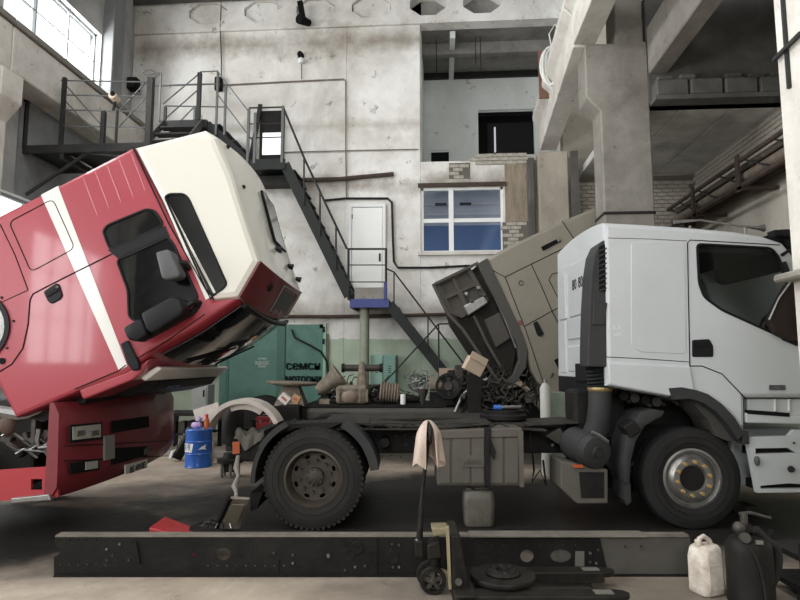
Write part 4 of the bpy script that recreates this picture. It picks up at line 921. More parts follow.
# windscreen and front
wsx = [TC([(799, 266), (808, 290), (823, 340)], WY0)]
rings = []
for k in range(13):
    y = WY0 + .12 + (WY1 - WY0 - .24) * k / 12; t = (y - WY0) / (WY1 - WY0); bb = max(0, 1 - (2 * t - 1) ** 2) ** .7
    rings.append([(x + d + .13 * bb, y, z) for d in (.006, .02) for x, z in (wsx[0] if d < .01 else wsx[0][::-1])])
build(MB().loft(rings), 'windscreen', m_glassk, wt, smooth=True)
build(T([(824, 350), (836, 352), (836, 396), (824, 396)], WY0 + .2, WY1 - .2), 'front_grille', m_plastic, wt, bevel=.02)
fb_ = build(T([(748, 432), (838, 430), (846, 460), (842, 495), (752, 494), (749, 450)], WY0 + .35, WY1 - .05), 'front_bumper', m_wht, wt, bevel=.04)
for y in (6.75, 7.7): build(MB().box(PC(842, 460, WY0).x, PC(847, 460, WY0).x, y, y + .35, .75, .95), 'headlamp', m_lamp, wt)
# mirror cluster towards the front pillar
mr_ = build(T([(796, 258), (812, 262), (818, 300), (812, 334), (796, 330)], WY0 - .25, WY0 - .1), 'mirror', m_plastic, wt, bevel=.03)
build(MB().tube([PC(782, 255, WY0), PC(790, 250, WY0 - .1), PC(800, 258, WY0 - .16)], .02, 6), 'mirror_arm', m_plastic, mr_)
slab(wt, 'quarter_trim', m_plastic, [(776, 332), (800, 326), (806, 340), (796, 346), (782, 340)], WY0, .03, .02)
build(MB().tube([PC(783, 262, WY0), PC(800, 310, WY0), PC(806, 340, WY0)], .03, 6), 'front_pillar', m_plastic, wt)
slab(wt, 'mirror_back', M('dark_brown_mirror_back', (46, 37, 34), .5), [(769, 319), (788, 284), (812, 276), (814, 342), (790, 341), (774, 333)], WY0 - .06, .1, .0, bevel=.02)
seam(wt, 'mirror_edge', [(769, 320), (779, 298), (790, 283)], WY0 - .065, .012, m_alu)
# steps below the door
slab(wt, 'door_sill', m_wht, [(747, 399), (828, 399), (828, 424), (748, 423)], WY0 + .06, .3, .0, bevel=.01)
slab(wt, 'sill_lip', m_wht, [(746, 413), (800, 416), (828, 416), (828, 425), (747, 423)], WY0, .3, -.01, bevel=.01)
slab(wt, 'sill_slot', m_black, [(748, 410), (790, 413), (790, 417), (748, 414)], WY0, .05, -.005)
for a in (775, 789): slab(wt, 'sill_pin', m_stripe, [(a - .6, 399), (a + .6, 399), (a + .6, 411), (a - .6, 411)], WY0 + .05, .02, .01)
so = TC([(748, 439), (754, 437), (790, 436), (795, 430), (828, 430), (828, 492), (758, 493)], WY0)
sh = [TC([(757, 449), (790, 449), (798, 454), (798, 452), (826, 452), (826, 454), (757, 454)], WY0)]
stp = build(MB().plate(so, [TC([(756, 448.5), (789, 448), (797, 453), (756, 454)], WY0), TC([(761, 486), (789, 483.5), (826, 486), (826, 488.5), (761, 489)], WY0)], lambda u, v, w: (u, WY0 + .01 + w, v), .06), 'step_unit', m_wht, wt)
for c_ in ([(756, 448), (826, 448), (826, 456), (756, 456)], [(760, 482), (826, 482), (826, 491), (760, 491)]):
    build(MB().py(TC(c_, WY0 + .08), WY0 + .09, WY0 + .34), 'step_tread', m_chas, stp)
build(MB().py(TC([(757, 461), (826, 461), (826, 483), (761, 484)], WY0), WY0 + .03, WY0 + .06), 'step_riser', m_wht, stp)
build(MB().cyl(PC(791, 469, WY0), PC(791, 469, WY0 - .04), .035, .02, 10), 'step_knob', m_plastic, stp); build(MB().cyl(PC(794, 443, WY0), PC(794, 443, WY0 - .02), .012, n=8), 'step_bolt', m_plastic, stp)
build(MB().ball(PC(757, 461, WY0 - .01), .045, (.6, .6, 1.2)), 'hinge_cap', m_plasg, stp)
# wheel arch
ctr = PC(693, 478, WY0)
build(MB().py(TC([(668, 388), (682, 387), (696, 390), (708, 394), (722, 404), (735, 418), (745, 434), (738, 440), (728, 425), (716, 412), (703, 403), (690, 399), (672, 400)], WY0 - .02), WY0 - .03, WY0 + .42), 'wheel_arch', m_dkg, wt, bevel=.008)
build(MB().py(TC([(690, 400), (704, 404), (717, 413), (729, 426), (739, 441), (728, 441), (716, 436), (708, 420)], WY0 + .1), WY0 + .1, WY0 + .5), 'arch_liner', M('brownish_arch_liner', (62, 59, 54), .8), wt)
build(MB().cbox(PC(742, 437, WY0 + .05), (.07, .15, .13)), 'arch_bracket', m_dkg, wt, bevel=.01)
# mudguard behind the front wheel
mg = [(665, 411), (652, 409), (641, 412), (632, 424), (626, 440), (623, 462), (625, 483), (630, 484), (631, 462), (636, 442), (645, 426), (657, 419), (662, 417)]
build(MB().py(TC(mg, WY0 + .04), WY0 + .04, WY0 + .46), 'front_mudguard', m_dkg, wt, bevel=.012, smooth=True)
build(MB().py(TC([(625, 483), (631, 483), (632, 502), (628, 506), (625, 500)], WY0 + .06), WY0 + .08, WY0 + .42), 'mud_flap', m_dkg, wt)
build(MB().cbox(PC(629, 428, WY0 + .1), (.14, .2, .14), Matrix.Rotation(-.6, 3, 'Y')), 'reflector_block', m_chas, wt, bevel=.015)
# air intake stack on the rear corner
sn = [(608, 241), (603, 240.5), (598, 244), (593, 255), (590, 275), (588, 310), (587, 350), (587, 367), (606, 367), (608, 300)]
stk = build(MB().py(TC(sn, WY0 + .05), WY0 + .02, WY0 + .32), 'intake_stack', m_dkg, wt, bevel=.015, smooth=False)
slab(wt, 'intake_grille', m_black, [(599, 247), (606, 244), (607, 292), (599, 291)], WY0 + .02, .012, .006, sub=stk)
for k in range(9):
    y = 249 + k * 5; build(MB().bar(PC(599, y + 2, WY0 + .01), PC(606.5, y - 1, WY0 + .01), .012, .014), 'grille_slat', m_dkg, stk)
slab(wt, 'stack_step', m_dkg, [(593, 300), (607, 303), (604, 325), (592, 325)], WY0 + .02, .03, .02, bevel=.008, sub=stk)
b = MB(); 
P0 = PC(597, 366, WY0 + .2); P1 = PC(600, 388, WY0 + .2); prof = []
for k in range(13): prof.append((.128 if k % 2 else .112, (P0 - P1).length * k / 12))
build(MB().lathe(prof, P1, P0 - P1, 20, True), 'bellows', m_plastic, wt, smooth=True)
build(MB().tube([P1, PC(600, 405, WY0 + .2), PC(598, 425, WY0 + .22), PC(592, 440, WY0 + .3)], [.125, .12, .125, .13], 16), 'intake_pipe', m_dkg, wt, smooth=True)
for pt, t in ((PC(600, 389, WY0 + .2), 'y'),): build(MB().lathe([(.126, -.02), (.132, 0), (.126, .02)], pt, (0, 0, 1), 20), 'hose_clamp', M('brass_clamp', (150, 130, 84), .4, .6), wt)
build(MB().tube([PC(592, 432, WY0 + .06), PC(600, 436, WY0 + .06), PC(608, 442, WY0 + .07)], .02, 6), 'clamp_strap', m_alu, wt)
c0 = PC(598, 453, WY0 + .05); ax = Vector((-.3, 1, .12)).normalized()
can = build(MB().lathe([(.001, -.01), (.06, -.01), (.065, 0), (.12, .0), (.165, .012), (.175, .04), (.175, .12), (.185, .125), (.185, .15), (.175, .155), (.175, .45), (.1, .5), (.001, .5)], c0, ax, 32), 'air_filter', m_dkg, wt, smooth=True)
build(MB().lathe([(.045, -.018), (.05, -.01), (.055, -.002)], c0, ax, 20), 'filter_ring', m_plastic, can)
tb = build(MB().py(TC([(560, 461), (607, 469), (607, 503), (576, 503), (560, 488)], WY0 + .15), WY0 + .12, WY0 + .6), 'filter_tray', m_box, wt, bevel=.012)
slab(wt, 'tray_recess', m_chas, [(579, 472), (604, 472), (604, 498), (581, 498)], WY0 + .12, .01, .006, sub=tb)
build(MB().cbox(PC(578, 466, WY0 + .1), (.1, .04, .03)), 'side_marker', m_amber, wt)
# undercab shadow side: engine and gearbox masses under the cab floor
build(MB().box(XWr + .1, XWr + 1.55, 7.0, 8.2, .95, 1.48), 'engine', m_chas, wt, bevel=.08)
build(MB().box(XWr - .2, XWr + .4, 6.9, 7.3, .85, 1.42), 'engine_bracket', m_chas, wt, bevel=.04)
for i in range(8):
    p = PC(614 + i * 7, 392 + (i * 5) % 11, WY0 + .35); build(MB().tube([p, p + Vector((.12, .05, .06 * (-1) ** i)), p + Vector((.25, 0, -.05))], .02, 6), 'engine_hose', m_chas if i % 2 else m_grim, wt, smooth=True)
for i in range(4): 
    p = PC(624 + i * 11, 396 + 2 * i, WY0 + .3); build(MB().cyl(p, p + Vector((0, .12, 0)), .05, n=12), 'filter_bowl', m_grim if i % 2 else m_plastic, wt)
# frame rails, cross members, deck plates
zr_t, zr_b = .98, .7
for y in (7.02, 7.86):
    hl_ = [ell(-.35 + k * .42, .84 + .05 * (-1) ** k, .018, .018, 8) for k in range(6)]
    rl = build(MB().plate([(-1.75, zr_b), (3.9, zr_b), (3.9, zr_t), (-1.1, zr_t), (-1.75, .86)], hl_, lambda u, v, w: (u, y + w, v), .012), 'frame_rail', m_chas, wt)
    for z in (zr_b, zr_t - .012): build(MB().box(-1.75 if z < .8 else -1.1, 3.9, y, y + .08, z, z + .012), 'rail_flange', m_chas, rl)
for x in (-1.7, -.6, .5, 1.5, 2.6): build(MB().box(x, x + .12, 7.03, 7.92, .74, .94), 'cross_member', m_chas, wt)
fdx = PC(375, 440, 7.0).x
for i in range(14): 
    q = PC(378 + i * 4.5, 435 + 20 * (i % 2) + (i % 3), 7.0); build(MB().cyl(q, q + Vector((0, -.012, 0)), .011, n=6), 'frame_bolt', m_grim, wt)
m_deck = M('grimy_deck_plate', (46, 44, 41), .6, .3, var=.25, scale=5, dirt=(84, 80, 73), dirt_amt=.5, dirt_scale=6, bump=.4, bump_scale=18)
for i, (xa, xb, y0, y1, z, tl) in enumerate(((-1.15, -.35, 6.75, 7.3, 1.03, .02), (-.4, .35, 6.7, 7.35, 1.02, -.015), (.3, 1.0, 6.6, 7.4, 1.03, .03), (.75, 1.6, 6.65, 7.5, 1.0, -.02), (1.2, 2.0, 6.8, 7.5, 1.03, .02), (-.9, .2, 7.3, 8.1, 1.04, .01), (.2, 1.3, 7.5, 8.2, 1.04, 0))):
    build(MB().hexa([(xa, y0, z - tl), (xb, y0, z + tl), (xb, y1, z + tl), (xa, y1, z - tl), (xa, y0, z + .02 - tl), (xb, y0, z + .02 + tl), (xb, y1, z + .02 + tl), (xa, y1, z + .02 - tl)]), 'deck_plate', m_deck, wt, bevel=.004, seg=1)
# open lattice of the catwalk at the near edge
xs0 = PC(298, 424, 6.7).x; b = None
for z, n_ in ((1.0, 0), (1.06, 1)): build(MB().box(-1.2, 1.4, 6.62, 6.65, z, z + .018), 'catwalk_rail', m_deck, wt)
for i in range(16):
    x = -1.2 + i * .163; build(MB().bar((x, 6.635, 1.01 if i % 2 else 1.07), (x + .163, 6.635, 1.07 if i % 2 else 1.01), .014, .014), 'lattice_bar', m_deck, wt)
# rear bogie: wheels, axle, mudguards
rc = PC(313, 479, 6.4); R_ = .525
wheel(wt, (rc.x, 6.4, R_), R_, .29, 'rear'); wheel(wt, (rc.x, 6.75, R_), R_, .29, 'rear', tyre=m_tyrek)
wheel(wt, (rc.x, 7.9, R_), R_, .29, 'rear', tyre=m_tyrek); wheel(wt, (rc.x, 8.25, R_), R_, .29, 'rear', tyre=m_tyrek)
build(MB().cyl((rc.x, 6.55, R_), (rc.x, 8.5, R_), .1, n=16), 'rear_axle', m_chas, wt); build(MB().ball((rc.x, 7.5, R_), .27, (1, 1.1, 1), 14), 'differential', m_chas, wt, smooth=True)
fc = PC(693, 478, 6.42)
wheel(wt, (fc.x, 6.42, R_), R_, .32, 'front', tyre=m_tyrek); wheel(wt, (fc.x, 8.3, R_), R_, .32, 'front', tyre=m_tyrek)
build(MB().cyl((fc.x, 6.6, R_), (fc.x, 8.5, R_), .07, n=12), 'front_axle', m_chas, wt)
build(MB().arc(rc.x, R_, .6, .645, 118, 184, 6.38, 7.05, 12), 'rear_mudguard', m_dkg, wt, smooth=True)
build(MB().arc(rc.x, R_, .6, .66, 116, 150, 6.36, 6.44, 8), 'mudguard_edge', m_dkg, wt, smooth=True)
build(MB().arc(rc.x, R_, .6, .69, 8, 62, 6.38, 7.05, 12), 'rear_mudguard', m_dkg, wt, smooth=True)
build(MB().py(TC([(250, 493), (262, 493), (256, 510), (250, 512)], 6.4), 6.42, 6.95), 'mud_flap', m_chas, wt)
build(MB().py(TC([(330, 428), (296, 428), (275, 436), (290, 424), (345, 422)], 6.5), 6.5, 6.9), 'mudguard_top', m_chas, wt)
build(MB().cyl((PC(385, 452, 6.8).x, 6.75, .85), (PC(385, 452, 6.8).x, 7.05, .85), .05, n=12), 'guard_tube', m_chas, wt)
# tail end: cross beam, lamp bracket
build(MB().box(-1.85, -1.72, 7.0, 8.1, .62, .82), 'rear_cross_beam', m_chas, wt, bevel=.02)
lb = build(MB().py(TC([(235, 438), (262, 436), (264, 462), (236, 460)], 6.75), 6.7, 6.95), 'lamp_bracket', m_chas, wt, bevel=.015)
slab(wt, 'tail_lamp', m_amber, [(233, 442), (240, 441), (240, 453), (233, 454)], 6.7, .03, .02, sub=lb)
# battery box
bb0 = build(MB().py(TC([(437, 434), (522, 430), (523, 486), (437, 486)], 6.5), 6.5, 7.0), 'battery_box', m_box, wt, bevel=.02)
for a, c in ((441, 450), (453, 470), (472, 484), (490, 503), (505, 518)):
    slab(wt, 'box_rib', m_box, [(a, 438), (c, 437), (c, 483), (a, 483)], 6.5, .025, .016, bevel=.006, sub=bb0)
slab(wt, 'box_lid', m_box, [(436, 431), (522, 428), (523, 437), (436, 439)], 6.48, .5, .01, bevel=.01, sub=bb0)
slab(wt, 'box_step', m_box, [(462, 455), (484, 455), (484, 467), (462, 467)], 6.5, .03, .03, bevel=.004, sub=bb0)
slab(wt, 'box_strap', m_chas, [(484, 428), (491, 428), (490, 486), (485, 486)], 6.47, .03, .01, sub=bb0)
slab(wt, 'strap_loop', m_chas, [(490, 437), (496, 452), (494, 460), (489, 452)], 6.47, .03, .01, sub=bb0)
slab(wt, 'box_frame', m_box, [(518, 431), (523, 431), (524, 487), (520, 487)], 6.46, .04, .01, sub=bb0)
q = PC(473, 464, 6.47); build(MB().text('ABHEL', .07, lambda u, v, w: (q.x + u, 6.468 - w, q.z + v), .008), 'embossed_lettering', m_box, bb0)
# bracket, cable loops, fifth wheel ring on the deck
build(MB().py(TC([(546, 436), (560, 428), (574, 452), (576, 466), (570, 464), (560, 445)], 6.8), 6.8, 6.85), 'stay_plate', m_grim, wt)
for a, c in ((563, 447), (568, 456)): slab(wt, 'stay_hole', m_black, [(a - 2, c - 3), (a + 2, c - 3), (a + 2, c + 3), (a - 2, c + 3)], 6.8, .01, .004)
build(MB().tube([PC(530, 430, 6.8), PC(534, 470, 6.8), PC(532, 482, 6.8), PC(540, 470, 6.8), PC(546, 485, 6.8), PC(543, 460, 6.8)], .012, 5), 'cable_loop', m_cable, wt, smooth=True)
fw5 = PC(503, 414, 7.3); build(MB().lathe([(.12, 0), (.26, 0), (.28, .02), (.28, .06), (.26, .08), (.12, .08)], (fw5.x, fw5.y, 1.05), (0, 0, 1), 28), 'turntable_ring', m_chas, wt, smooth=True)
build(MB().lathe([(.2, .08), (.25, .08), (.25, .12), (.2, .12)], (fw5.x, fw5.y, 1.05), (0, 0, 1), 24), 'turntable_cover', m_chas, wt, smooth=True)
# ------------------------------------------------------------------ the taupe truck behind, cab tipped forward
m_taupe = M('taupe_truck_paint', (132, 126, 113), .42, var=.06, scale=1.5, dirt=(112, 106, 94), dirt_amt=.4, dirt_scale=2, coat=.3)
m_pan = M('dusty_floor_pan', (72, 67, 60), .7, var=.2, scale=4, dirt=(60, 56, 50), dirt_amt=.6, dirt_scale=4)
TY0, TY1 = 11.5, 13.7
tt_ = thing('taupe_truck', 'taupe truck behind the white one, cab tipped up off its engine', 'truck', (1.5, 12.6, 0))
tc_ = [(486, 259), (507, 247), (560, 222), (612, 200), (690, 330), (640, 372), (568, 400), (546, 397), (531, 372), (527, 355), (522, 338)]
cab_shell(tt_, 'cab_body', m_taupe, TC(tc_, TY0), [], TY0, TY1, edge=.06)
strip = [(477, 264), (487, 258), (523, 335), (528, 352), (526, 368), (517, 381), (506, 388), (502, 384), (513, 374), (519, 360), (517, 345)]
build(MB().py(TC(strip, TY0), TY0 - .02, TY1 + .02), 'arch_trim', M('dark_taupe_trim', (66, 64, 60), .6), tt_, bevel=.015)
build(MB().py(TC([(503, 384), (516, 374), (519, 379), (530, 389), (527, 392), (520, 386), (506, 389)], TY0), TY0 - .0, TY0 + .1), 'arch_lip', M('pale_arch_lip', (150, 134, 118), .6), tt_)
# underside: floor pan with pressed cells near the rear, dark tunnel, cross ribs
und = [(447, 285), (478, 266), (516, 350), (512, 374), (500, 382), (478, 350), (458, 320)]
pan = build(MB().py(TC(und, TY0 + .1), TY0 + .12, TY1 - .1), 'floor_pan', M('dark_underbody', (34, 32, 29), .8, var=.2, scale=4, dirt=(62, 56, 49), dirt_amt=.4, dirt_scale=5), tt_)
gp = TC([(435, 284), (470, 267), (489, 300), (462, 318), (446, 312)], TY0 + .05)
hx_ = [TC(c_, TY0 + .05) for c_ in ([(440, 285), (452, 279), (457, 291), (445, 296)], [(455, 278), (467, 271), (474, 283), (460, 290)], [(447, 299), (458, 294), (463, 306), (452, 311)], [(462, 292), (475, 286), (482, 299), (468, 305)])]
build(MB().plate(gp, hx_, lambda u, v, w: (u, TY0 + .05 + w, v), .06), 'pan_end', m_pan, tt_)
build(MB().py(gp, TY0 + .11, TY0 + .13), 'pan_back', m_pan, tt_)
for a, c in (((433, 284), (447, 313)), ((435, 284), (478, 263)), ((447, 313), (463, 330)), ((463, 330), (500, 384))): build(MB().bar(PC(*a, TY0 + .05), PC(*c, TY0 + .05), .1, .05), 'pan_flange', m_pan, tt_)
build(MB().py(TC([(463, 306), (484, 296), (488, 303), (468, 316)], TY0), TY0 - .05, TY0 + .1), 'hinge_bracket', m_alu, tt_, bevel=.02)
for k in range(4): q = PC(466 + 6 * k, 294 - 3 * k + 10 * (k % 2), TY0 - .02); build(MB().cyl(q, q + Vector((0, -.08, 0)), .05, .03, 8), 'mount_boss', m_pan if k % 2 else m_alu, tt_)
build(MB().tube([PC(474, 316, TY0), PC(480, 328, TY0 + .02), PC(487, 343, TY0), PC(497, 360, TY0), PC(506, 376, TY0)], .03, 6), 'floor_rib', m_pan, tt_, smooth=True)
build(MB().tube([PC(492, 290, TY0), PC(506, 322, TY0), PC(516, 348, TY0)], .02, 6), 'cab_pipe', m_alu, tt_, smooth=True)
build(MB().py(TC([(484, 320), (500, 312), (511, 338), (496, 348)], TY0 + .05), TY0 + .06, TY0 + .2), 'heat_shield', m_pan, tt_, bevel=.02)
for nm, px in (('panel_seam', [(492, 270), (505, 277), (560, 250), (620, 222)]), ('panel_seam', [(505, 277), (526, 331), (548, 397)]), ('door_seam', [(531, 264), (540, 283), (552, 311), (565, 337), (590, 380)]), ('door_seam', [(525, 326), (552, 311), (575, 300)]), ('panel_seam', [(562, 221), (572, 236), (590, 262)]), ('hatch_seam', [(575, 268), (552, 274), (549, 280), (556, 294), (562, 303)])):
    seam(tt_, nm, px, TY0 - .002, .008)
slab(tt_, 'side_vent', m_black, [(541, 247), (559, 238), (561, 241.5), (543, 251)], TY0, .03, .02)
slab(tt_, 'vent_clip', m_alu, [(556, 239), (560, 237), (561, 240), (558, 242)], TY0 - .02, .02, .015)
slab(tt_, 'door_handle', m_plastic, [(533, 323), (537, 321), (544, 334), (540, 337), (537, 335)], TY0, .03, .02, rr=.03)
slab(tt_, 'handle_recess', m_black, [(554, 360), (558, 358), (563, 367), (559, 370)], TY0, .02, .01)
q = PC(521, 283, TY0); build(MB().lathe([(.035, -.012), (.05, -.015), (.05, 0)], q, (0, 1, 0), 16), 'filler_cap', m_plasg, tt_)
slab(tt_, 'marker', M('red_marker', (120, 70, 58), .5), [(518, 321), (521, 320), (522, 325), (519, 326)], TY0, .02, .015)
# chassis, engine, wheels
for y in (12.05, 12.95): build(MB().box(-3.6, 4.0, y, y + .09, .62, .9), 'chassis_rail', m_chas, tt_)
for x in (-3.4, -1.8, 0, 1.6): build(MB().box(x, x + .12, 12.1, 13.0, .66, .86), 'cross_member', m_chas, tt_)
build(MB().box(-1.84, .9, 11.7, 13.2, .9, .94), 'deck_board', m_chas, tt_)
build(MB().box(PC(305, 412, 11.6).x, PC(475, 412, 11.6).x, 11.62, 12.0, .62, .885), 'fuel_tank', M('greasy_tank', (74, 70, 64), .6, .2, var=.25, scale=3, dirt=(42, 40, 37), dirt_amt=.6, dirt_scale=3), tt_, bevel=.08, seg=3)
build(MB().box(1.0, 2.5, 12.1, 12.95, .8, 1.6), 'engine_block', m_chas, tt_, bevel=.06)
for i in range(6): build(MB().box(1.1 + i * .23, 1.27 + i * .23, 12.02, 12.2, 1.3, 1.7), 'cylinder_head', m_grim, tt_, bevel=.02)
for i in range(9):
    p = PC(478 + (i * 7) % 45, 372 + (i * 11) % 24, 11.9); build(MB().tube([p, p + Vector((.15, -.05, .12)), p + Vector((.3, 0, -.1 + .05 * (i % 4)))], .025, 6), 'engine_hose', m_grim if i % 3 == 0 else m_chas, tt_, smooth=True)
fh = PC(492, 436, 11.75)
wheel(tt_, (fh.x, 11.75, .52), .52, .3, 'front', tyre=m_tyrek); wheel(tt_, (fh.x, 13.3, .52), .52, .3, 'front', tyre=m_tyrek)
build(MB().cyl((fh.x, 11.9, .52), (fh.x, 13.5, .52), .08, n=10), 'front_axle', m_chas, tt_)
build(MB().arc(fh.x, .52, .6, .68, 10, 172, 11.62, 12.1, 18), 'wheel_fender', m_plastic, tt_, smooth=True)
build(MB().tube([PC(455, 412, 11.6), PC(462, 396, 11.6), PC(474, 384, 11.6), PC(490, 378, 11.6)], .03, 6), 'fender_stay', m_alu, tt_, smooth=True)
build(MB().loft([[(-3.15, 11.95, 0), (-2.85, 11.95, 0), (-2.85, 12.25, 0), (-3.15, 12.25, 0)], [(-3.06, 12.04, .45), (-2.94, 12.04, .45), (-2.94, 12.16, .45), (-3.06, 12.16, .45)]]), 'axle_stand', m_chas, tt_); wheel(tt_, (-3.0, 13.3, .52), .52, .3, 'rear', tyre=m_tyrek)
build(MB().cyl((-3.0, 12, .52), (-3.0, 13.5, .52), .1, n=10), 'rear_axle', m_chas, tt_)
# turntable plate, tan with dust
m_tan = M('dusty_tan_steel', (140, 129, 114), .75, .1, var=.25, scale=5, dirt=(66, 57, 48), dirt_amt=.85, dirt_scale=5, bump=.4, bump_scale=18)
q = PC(292, 383, 12.3)
build(MB().lathe([(.001, .02), (.35, .03), (.5, .06), (.52, .09), (.5, .11), (.2, .12), (.001, .12)], (q.x, q.y, q.z - .08), (0.04, 0, 1), 28), 'turntable_plate', m_tan, tt_, smooth=True)
build(MB().loft([[(q.x - .3, 12.0, .9), (q.x + .3, 12.0, .9), (q.x + .3, 12.6, .9), (q.x - .3, 12.6, .9)], [(q.x - .15, 12.15, q.z - .05), (q.x + .15, 12.15, q.z - .05), (q.x + .15, 12.45, q.z - .05), (q.x - .15, 12.45, q.z - .05)]]), 'turntable_pedestal', m_tan, tt_)
# white rear mudguard with its stays
m_wmg = M('dusty_white_mudguard', (206, 198, 188), .6, var=.08, scale=3, dirt=(150, 140, 128), dirt_amt=.5, dirt_scale=4)
mc = PC(241, 440, 10.6)
mgt = thing('loose_mudguard', 'dusty white curved mudguard standing beside the blue drum', 'mudguard', (mc.x, 10.8, 0))
build(MB().arc(mc.x, mc.z, .62, .7, 25, 168, 10.6, 11.1, 22), 'guard_arch', m_wmg, mgt, smooth=True)
build(MB().arc(mc.x, mc.z, .52, .62, 55, 112, 10.65, 10.7, 10), 'inner_flange', m_wmg, mgt, smooth=True)
g0 = PC(216, 438, 10.6); build(MB().box(g0.x - .12, g0.x - .06, 10.62, 10.7, 0, mc.z + .12), 'stay', m_wmg, mgt, bevel=.01)
build(MB().py(TC([(193, 410), (218, 402), (219, 413), (210, 420), (196, 421)], 10.65), 10.64, 10.7), 'side_plate', m_wmg, mgt)
build(MB().box(g0.x - .1, g0.x + .35, 10.62, 10.7, .12, .2), 'foot_plate', m_wmg, mgt)
build(MB().box(mc.x + .6, mc.x + .66, 10.7, 11.0, 0, mc.z + .3), 'stay', m_chas, mgt)
# dark air tank, box and toolbox seen under it
q = PC(233, 425, 11.4); solo(MB().cyl((q.x, 11.4, 0.25), (q.x, 11.4, .95), .2, n=20).cyl((q.x, 11.4, 0), (q.x, 11.4, .25), .12, n=12), 'air_tank', m_dkg, 'dark grey upright air tank under the white mudguard', 'tank', (q.x, 11.4, 0), bevel=.03, smooth=True)
bx_ = PC(267, 440, 11.2); solo(MB().box(bx_.x - .42, bx_.x + .2, 11.15, 11.44, 0, PC(260, 429, 11.15).z), 'parts_crate', m_chas, 'black crate carrying the red toolbox', 'crate', (bx_.x, 11.3, 0), bevel=.02)
zc_ = PC(260, 429, 11.15).z
tbx = thing('toolbox', 'small red metal toolbox on the black crate', 'toolbox', (bx_.x - .05, 11.3, zc_))
xa, xb = PC(256, 425, 11.2).x, PC(275, 425, 11.2).x; m_tool = M('red_toolbox_paint', (158, 34, 40), .45, var=.15)
build(MB().box(xa, xb, 11.18, 11.42, zc_, zc_ + .14), 'box_body', m_tool, tbx, bevel=.01); build(MB().box(xa - .005, xb + .005, 11.175, 11.425, zc_ + .145, zc_ + .21), 'box_lid', m_tool, tbx, bevel=.015)
build(MB().tube([(xa + .1, 11.3, zc_ + .21), (xa + .1, 11.3, zc_ + .25), (xb - .1, 11.3, zc_ + .25), (xb - .1, 11.3, zc_ + .21)], .01, 5), 'box_handle', m_alu, tbx)
for k in (0.08, xb - xa - .08): build(MB().box(xa + k - .015, xa + k + .015, 11.17, 11.18, zc_ + .1, zc_ + .17), 'latch', m_alu, tbx)
# cartons by the turntable
def carton(c, s_, rot, name, m, label, cat='carton'):
    r = thing(name, label, cat, c); R3 = Matrix.Rotation(rot, 3, 'Y')
    build(MB().cbox(Vector(c) + Vector((0, 0, s_[2] / 2)), s_, R3), 'carton_body', m, r, bevel=.004, seg=1)
    build(MB().cbox(Vector(c) + Vector((0, 0, s_[2] / 2)) + R3 @ Vector((0, -s_[1] / 2 - .002, 0)), (s_[0] * .6, .003, s_[2] * .25), R3), 'printed_label', M('carton_print', (176, 92, 64), .7), r)
    return r
m_ctn = M('white_carton', (208, 204, 198), .8, var=.05); m_ctb = M('brown_carton', (176, 142, 108), .85, var=.1)
zdk = .94
solo(MB().box(-2.32, -1.9, 11.47, 11.85, 0, .94), 'parts_crate', m_chas, 'dark crate under the small cartons', 'crate', (-2.1, 11.65, 0), bevel=.02)
carton((-2.2, 11.62, .985), (.2, .18, .16), .7, 'carton', m_ctn, 'small white carton tipped on the dark crate')
carton((-1.99, 11.64, .975), (.15, .15, .16), .45, 'carton', m_ctb, 'small brown carton leaning beside the white carton')

# loose parts lying on the taupe truck's deck
def blob(root, name, mat, pts, r, n=8): return build(MB().tube(pts, r, n), name, mat, root, smooth=True)
g = thing('gearbox', 'tan gearbox with tapered bell housing propped on the deck', 'gearbox', (PC(340, 400, 12).x, 12.0, zdk))
p0 = PC(318, 402, 12.0); p1 = PC(340, 372, 12.0); p2 = PC(357, 360, 12.0)
build(MB().lathe([(.001, 0), (.1, 0), (.13, .1), (.17, .38), (.22, .48), (.24, .5), (.24, .54), (.001, .54)], PC(318, 391, 12.0), Vector((1, 0, .75)), 18), 'bell_housing', m_tan, g, smooth=True)
build(MB().cbox((PC(352, 400, 11.95).x, 11.95, zdk + .19), (.6, .4, .36)), 'gear_case', m_tan, g, bevel=.06)
for i in range(5): build(MB().box(PC(338 + i * 7, 400, 11.8).x, PC(340 + i * 7, 400, 11.8).x, 11.72, 11.78, zdk + .05, zdk + .3), 'case_rib', m_tan, g)
build(MB().ball((PC(350, 396, 11.75).x, 11.75, zdk + .16), .13, (1.3, .5, 1)), 'cover', M('pinkish_cast_alloy', (132, 114, 100), .6, .2, var=.25, scale=8), g, smooth=True)
build(MB().cyl(PC(362, 386, 12), PC(362, 362, 12), .12, .05, 10), 'shift_tower', m_tan, g)
build(MB().cyl((PC(344, 368, 12.1).x, 12.05, PC(344, 368, 12).z), (PC(380, 368, 12.1).x, 12.05, PC(344, 368, 12).z), .07, n=14), 'actuator', m_grim, g, bevel=.01); 
for a in (343, 381): build(MB().cyl((PC(a, 368, 12).x - .03, 12.05, PC(a, 368, 12).z), (PC(a, 368, 12).x + .03, 12.05, PC(a, 368, 12).z), .09, n=14), 'actuator_end', m_chas, g)
build(MB().box(PC(320, 400, 12).x, PC(330, 400, 12).x, 11.9, 12.1, zdk + .004, zdk + .1), 'foot', m_tan, g)
# corrugated hose
h0, h1 = PC(380, 384, 11.95), PC(398, 391, 11.95); prof = [((.2 if k % 2 else .165), (h1 - h0).length * k / 14) for k in range(15)]
hz = min(h0.z, h1.z)
solo(MB().lathe(prof, Vector((h0.x, 11.95, zdk + .25)), Vector((1, 0, -.1)), 20, True), 'air_hose', M('tan_rubber_hose', (122, 110, 96), .8, var=.15), 'short ribbed tan air hose lying beside the gearbox', 'hose', (h0.x, 11.95, zdk), smooth=True)
